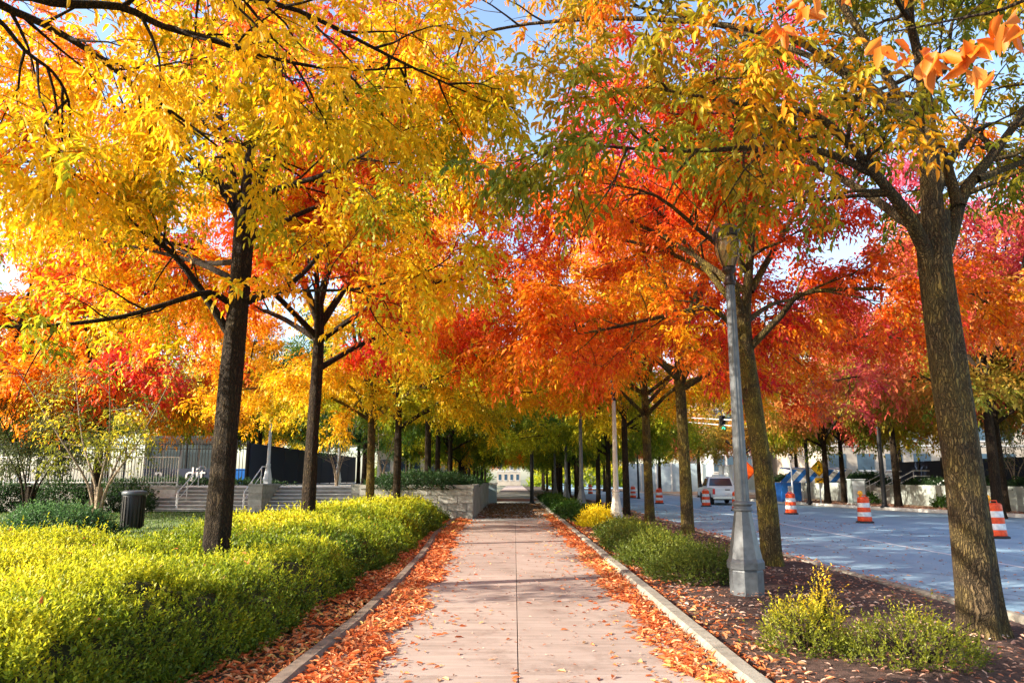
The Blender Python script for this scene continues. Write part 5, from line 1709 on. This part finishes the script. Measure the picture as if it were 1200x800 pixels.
# signs
def diamond(label, loc, size, mat, hpost, name, walker=True, plate=True, cat='sign'):
    t = thing(name, label, cat, loc)
    MB().box(-0.04, 0.04, 0.0, 0.06, 0, hpost).build('post', M['pale_metal'], t)
    c = hpost - size * 0.3
    d = size / math.sqrt(2)
    b = MB().prism([(0, c - d), (d, c), (0, c + d), (-d, c)], -0.03, -0.004, 'y').build('sign_face', mat, t)
    k = d * 0.93
    for s in range(4):
        a1 = (math.cos(s * math.pi / 2) * k, c + math.sin(s * math.pi / 2) * k); a2 = (math.cos((s + 1) * math.pi / 2) * k, c + math.sin((s + 1) * math.pi / 2) * k)
        in1 = (a1[0] * 0.94, c + (a1[1] - c) * 0.94); in2 = (a2[0] * 0.94, c + (a2[1] - c) * 0.94)
        MB().prism([a1, a2, in2, in1], -0.036, -0.031, 'y').build('border', M['black_paint'], b)
    if walker:
        m = MB(); y0, y1 = -0.040, -0.032
        u = size
        m = MB()
        head = [(0.02 * u + 0.055 * u * math.cos(a), c + 0.27 * u + 0.055 * u * math.sin(a)) for a in [k * 2 * math.pi / 12 for k in range(12)]]
        m.prism(head, y0, y1, 'y')
        for poly in ([(-0.06, 0.19), (0.07, 0.20), (0.05, -0.03), (-0.05, -0.03)], [(-0.05, -0.025), (0.0, -0.025), (-0.07, -0.17), (-0.16, -0.29), (-0.20, -0.26), (-0.11, -0.14)],
                     [(0.0, -0.025), (0.05, -0.025), (0.09, -0.14), (0.12, -0.29), (0.07, -0.29), (0.04, -0.15)], [(0.065, 0.18), (0.16, 0.05), (0.13, 0.03), (0.05, 0.12)], [(-0.055, 0.17), (-0.15, 0.04), (-0.12, 0.02), (-0.045, 0.10)]):
            m.prism([(x * u, c + z * u) for x, z in poly], y0, y1, 'y')
        m.build('walking_figure', M['black_paint'], b)
    if plate:
        pc = c - d - 0.26
        p = MB().box(-0.32, 0.32, -0.03, -0.004, pc - 0.17, pc + 0.17).build('arrow_plate', mat, t)
        MB().prism([(-0.22, pc - 0.12), (-0.22, pc + 0.02), (-0.17, pc - 0.03), (0.14, pc + 0.12), (0.18, pc + 0.06), (-0.11, pc - 0.08), (-0.06, pc - 0.12)], -0.038, -0.032, 'y').build('arrow', M['black_paint'], p)
    return t


diamond('yellow diamond pedestrian crossing sign with arrow plate across the road', (20.35, 49.9, 0), 0.78, M['sign_yellow'], 2.55, 'crossing_sign')
diamond('plain orange diamond road works sign seen beside the nearest lamp post', (17.6, 56.5, 0), 1.0, M['sign_orange'], 2.5, 'road_works_sign', False, False)

# rubbish bin
b = thing('litter_bin', 'black cylindrical litter bin on the lawn behind the hedge', 'bin', (-12.6, 24.8, 0))
MB().lathe([(0.30, 0.0), (0.33, 0.05), (0.34, 1.05), (0.33, 1.08)], 24).build('drum', M['black_metal'], b)
for k in range(20):
    a = 2 * math.pi * k / 20
    MB().box(-0.025, 0.025, 0.342, 0.36, 0.06, 1.04).build('slat', M['black_metal'], b).rotation_euler = (0, 0, a)
MB().lathe([(0.375, 1.082), (0.385, 1.10), (0.385, 1.18), (0.36, 1.21), (0.20, 1.235), (0.18, 1.20), (0.0, 1.19)], 24).build('lid', flat_mat('bin_lid_grey', (0.06, 0.07, 0.08), 0.35), b)
b = thing('recycling_bin', 'blue bin behind the iron fence', 'bin', (-18.0, 49.0, 1.2))
MB().prism([(-0.32, 0.1), (0.32, 0.1), (0.36, 1.0), (-0.36, 1.0)], -0.3, 0.3, 'y').build('tub', M['blue'], b)
MB().box(-0.39, 0.39, -0.33, 0.33, 1.003, 1.07, 0.02).build('lid', M['blue'], b)

# cabinet, awning, booth across the road
cb = thing('utility_cabinet', 'grey green utility cabinet on the verge beyond the road', 'cabinet', (21.9, 48.0, 0))
MB().box(-0.45, 0.45, -0.3, 0.3, 0.12, 1.55, 0.02).build('housing', M['green_box'], cb)
MB().box(-0.52, 0.52, -0.36, 0.36, 0.0, 0.118, 0.01).build('plinth', M['band'], cb)
MB().box(-0.48, 0.48, -0.33, 0.33, 1.552, 1.60, 0.01).build('lid', M['pale_metal'], cb)
MB().box(-0.38, 0.38, -0.318, -0.302, 0.2, 1.48).build('door', M['pale_metal'], cb)
aw = thing('striped_awning', 'blue and white striped awning on a blue booth across the road', 'awning', (19.9, 54.5, 0))
MB().box(-0.65, 0.75, -0.5, 0.9, 0.0, 1.35, 0.01).build('booth', M['blue'], aw)
MB().box(-0.2, 0.1, -0.52, -0.502, 0.65, 1.1).build('panel', M['reflect'], aw)
for k in range(10):
    x0 = -0.9 + k * 0.44
    MB().prism([(x0, 1.36), (x0 + 0.44, 1.36), (x0 + 0.44 + 0.85, 2.25), (x0 + 0.85, 2.25)], -1.0 + 0.0, -0.95, 'y').build('stripe', M['blue'] if k % 2 == 0 else M['reflect'], aw)
    MB().add([(x0 + 0.85, -0.99, 2.252), (x0 + 1.29, -0.99, 2.252), (x0 + 1.29, 1.4, 2.452), (x0 + 0.85, 1.4, 2.452), (x0 + 0.85, -0.99, 2.21), (x0 + 1.29, -0.99, 2.21), (x0 + 1.29, 1.4, 2.41), (x0 + 0.85, 1.4, 2.41)],
              [(0, 1, 2, 3), (7, 6, 5, 4), (0, 4, 5, 1), (1, 5, 6, 2), (2, 6, 7, 3), (3, 7, 4, 0)]).build('stripe', M['blue'] if k % 2 == 0 else M['reflect'], aw)
for x in (3.9, 0.7):
    MB().tube([(x, -0.9, 0), (x, -0.9, 2.2)], 0.03, 6).build('post', M['pale_metal'], aw)
# white box trailer glimpsed between lamp post and trunk
tl = thing('box_trailer', 'pale box trailer parked beyond the road, glimpsed left of the sunlit trunk', 'trailer', (19.0, 60.5, 0), 0.0)
MB().box(-1.3, 1.3, 0, 4.2, 0.55, 2.75, 0.04).build('box', M['truck'], tl)
MB().box(-1.2, 1.2, -0.04, -0.003, 0.75, 2.6, 0.01).build('rear_door', M['farwall'], tl)
for s in (-1, 1):
    w = MB().lathe([(0.15, -0.1), (0.33, -0.11), (0.38, -0.06), (0.38, 0.06), (0.33, 0.11), (0.15, 0.1)], 18).build('wheel', M['rubber'], tl)
    w.location = (s * 1.18, 1.2, 0.38); w.rotation_euler = (0, R(90), 0)
    MB().box(s * 1.1 - 0.08, s * 1.1 + 0.08, -0.06, -0.042, 0.62, 0.72).build('tail_light', M['tail'], tl)
# short pale pillar at the far end of the block wall
pl = thing('end_pillar', 'short pale blue pillar at the far end of the block wall', 'pillar', (-1.45, 50.1, 0))
MB().box(-0.45, 0.25, 0, 0.5, 0.0, 1.25, 0.01).build('shaft', wallm, pl)
MB().box(-0.50, 0.30, -0.05, 0.55, 1.252, 1.36, 0.02).build('cap', M['cream'], pl)
print('OBJECTS', len(bpy.data.objects), 'unique tris', sum(sum(len(p.vertices) - 2 for p in m.polygons) if len(m.polygons) < 5000 else 2 * len(m.polygons) for m in bpy.data.meshes))
shrub(140, 'distant thicket closing the view left of the far path', (-17, 150, -0.2), 13, 5, 6.5, 2600, 0.5, 1.0, LM['greenolive'], 6, name='thicket')
shrub(141, 'distant thicket closing the view right of the far path', (15, 160, -0.2), 12, 5, 6.0, 2600, 0.5, 1.0, LM['yellowgreen'], 6, name='thicket')
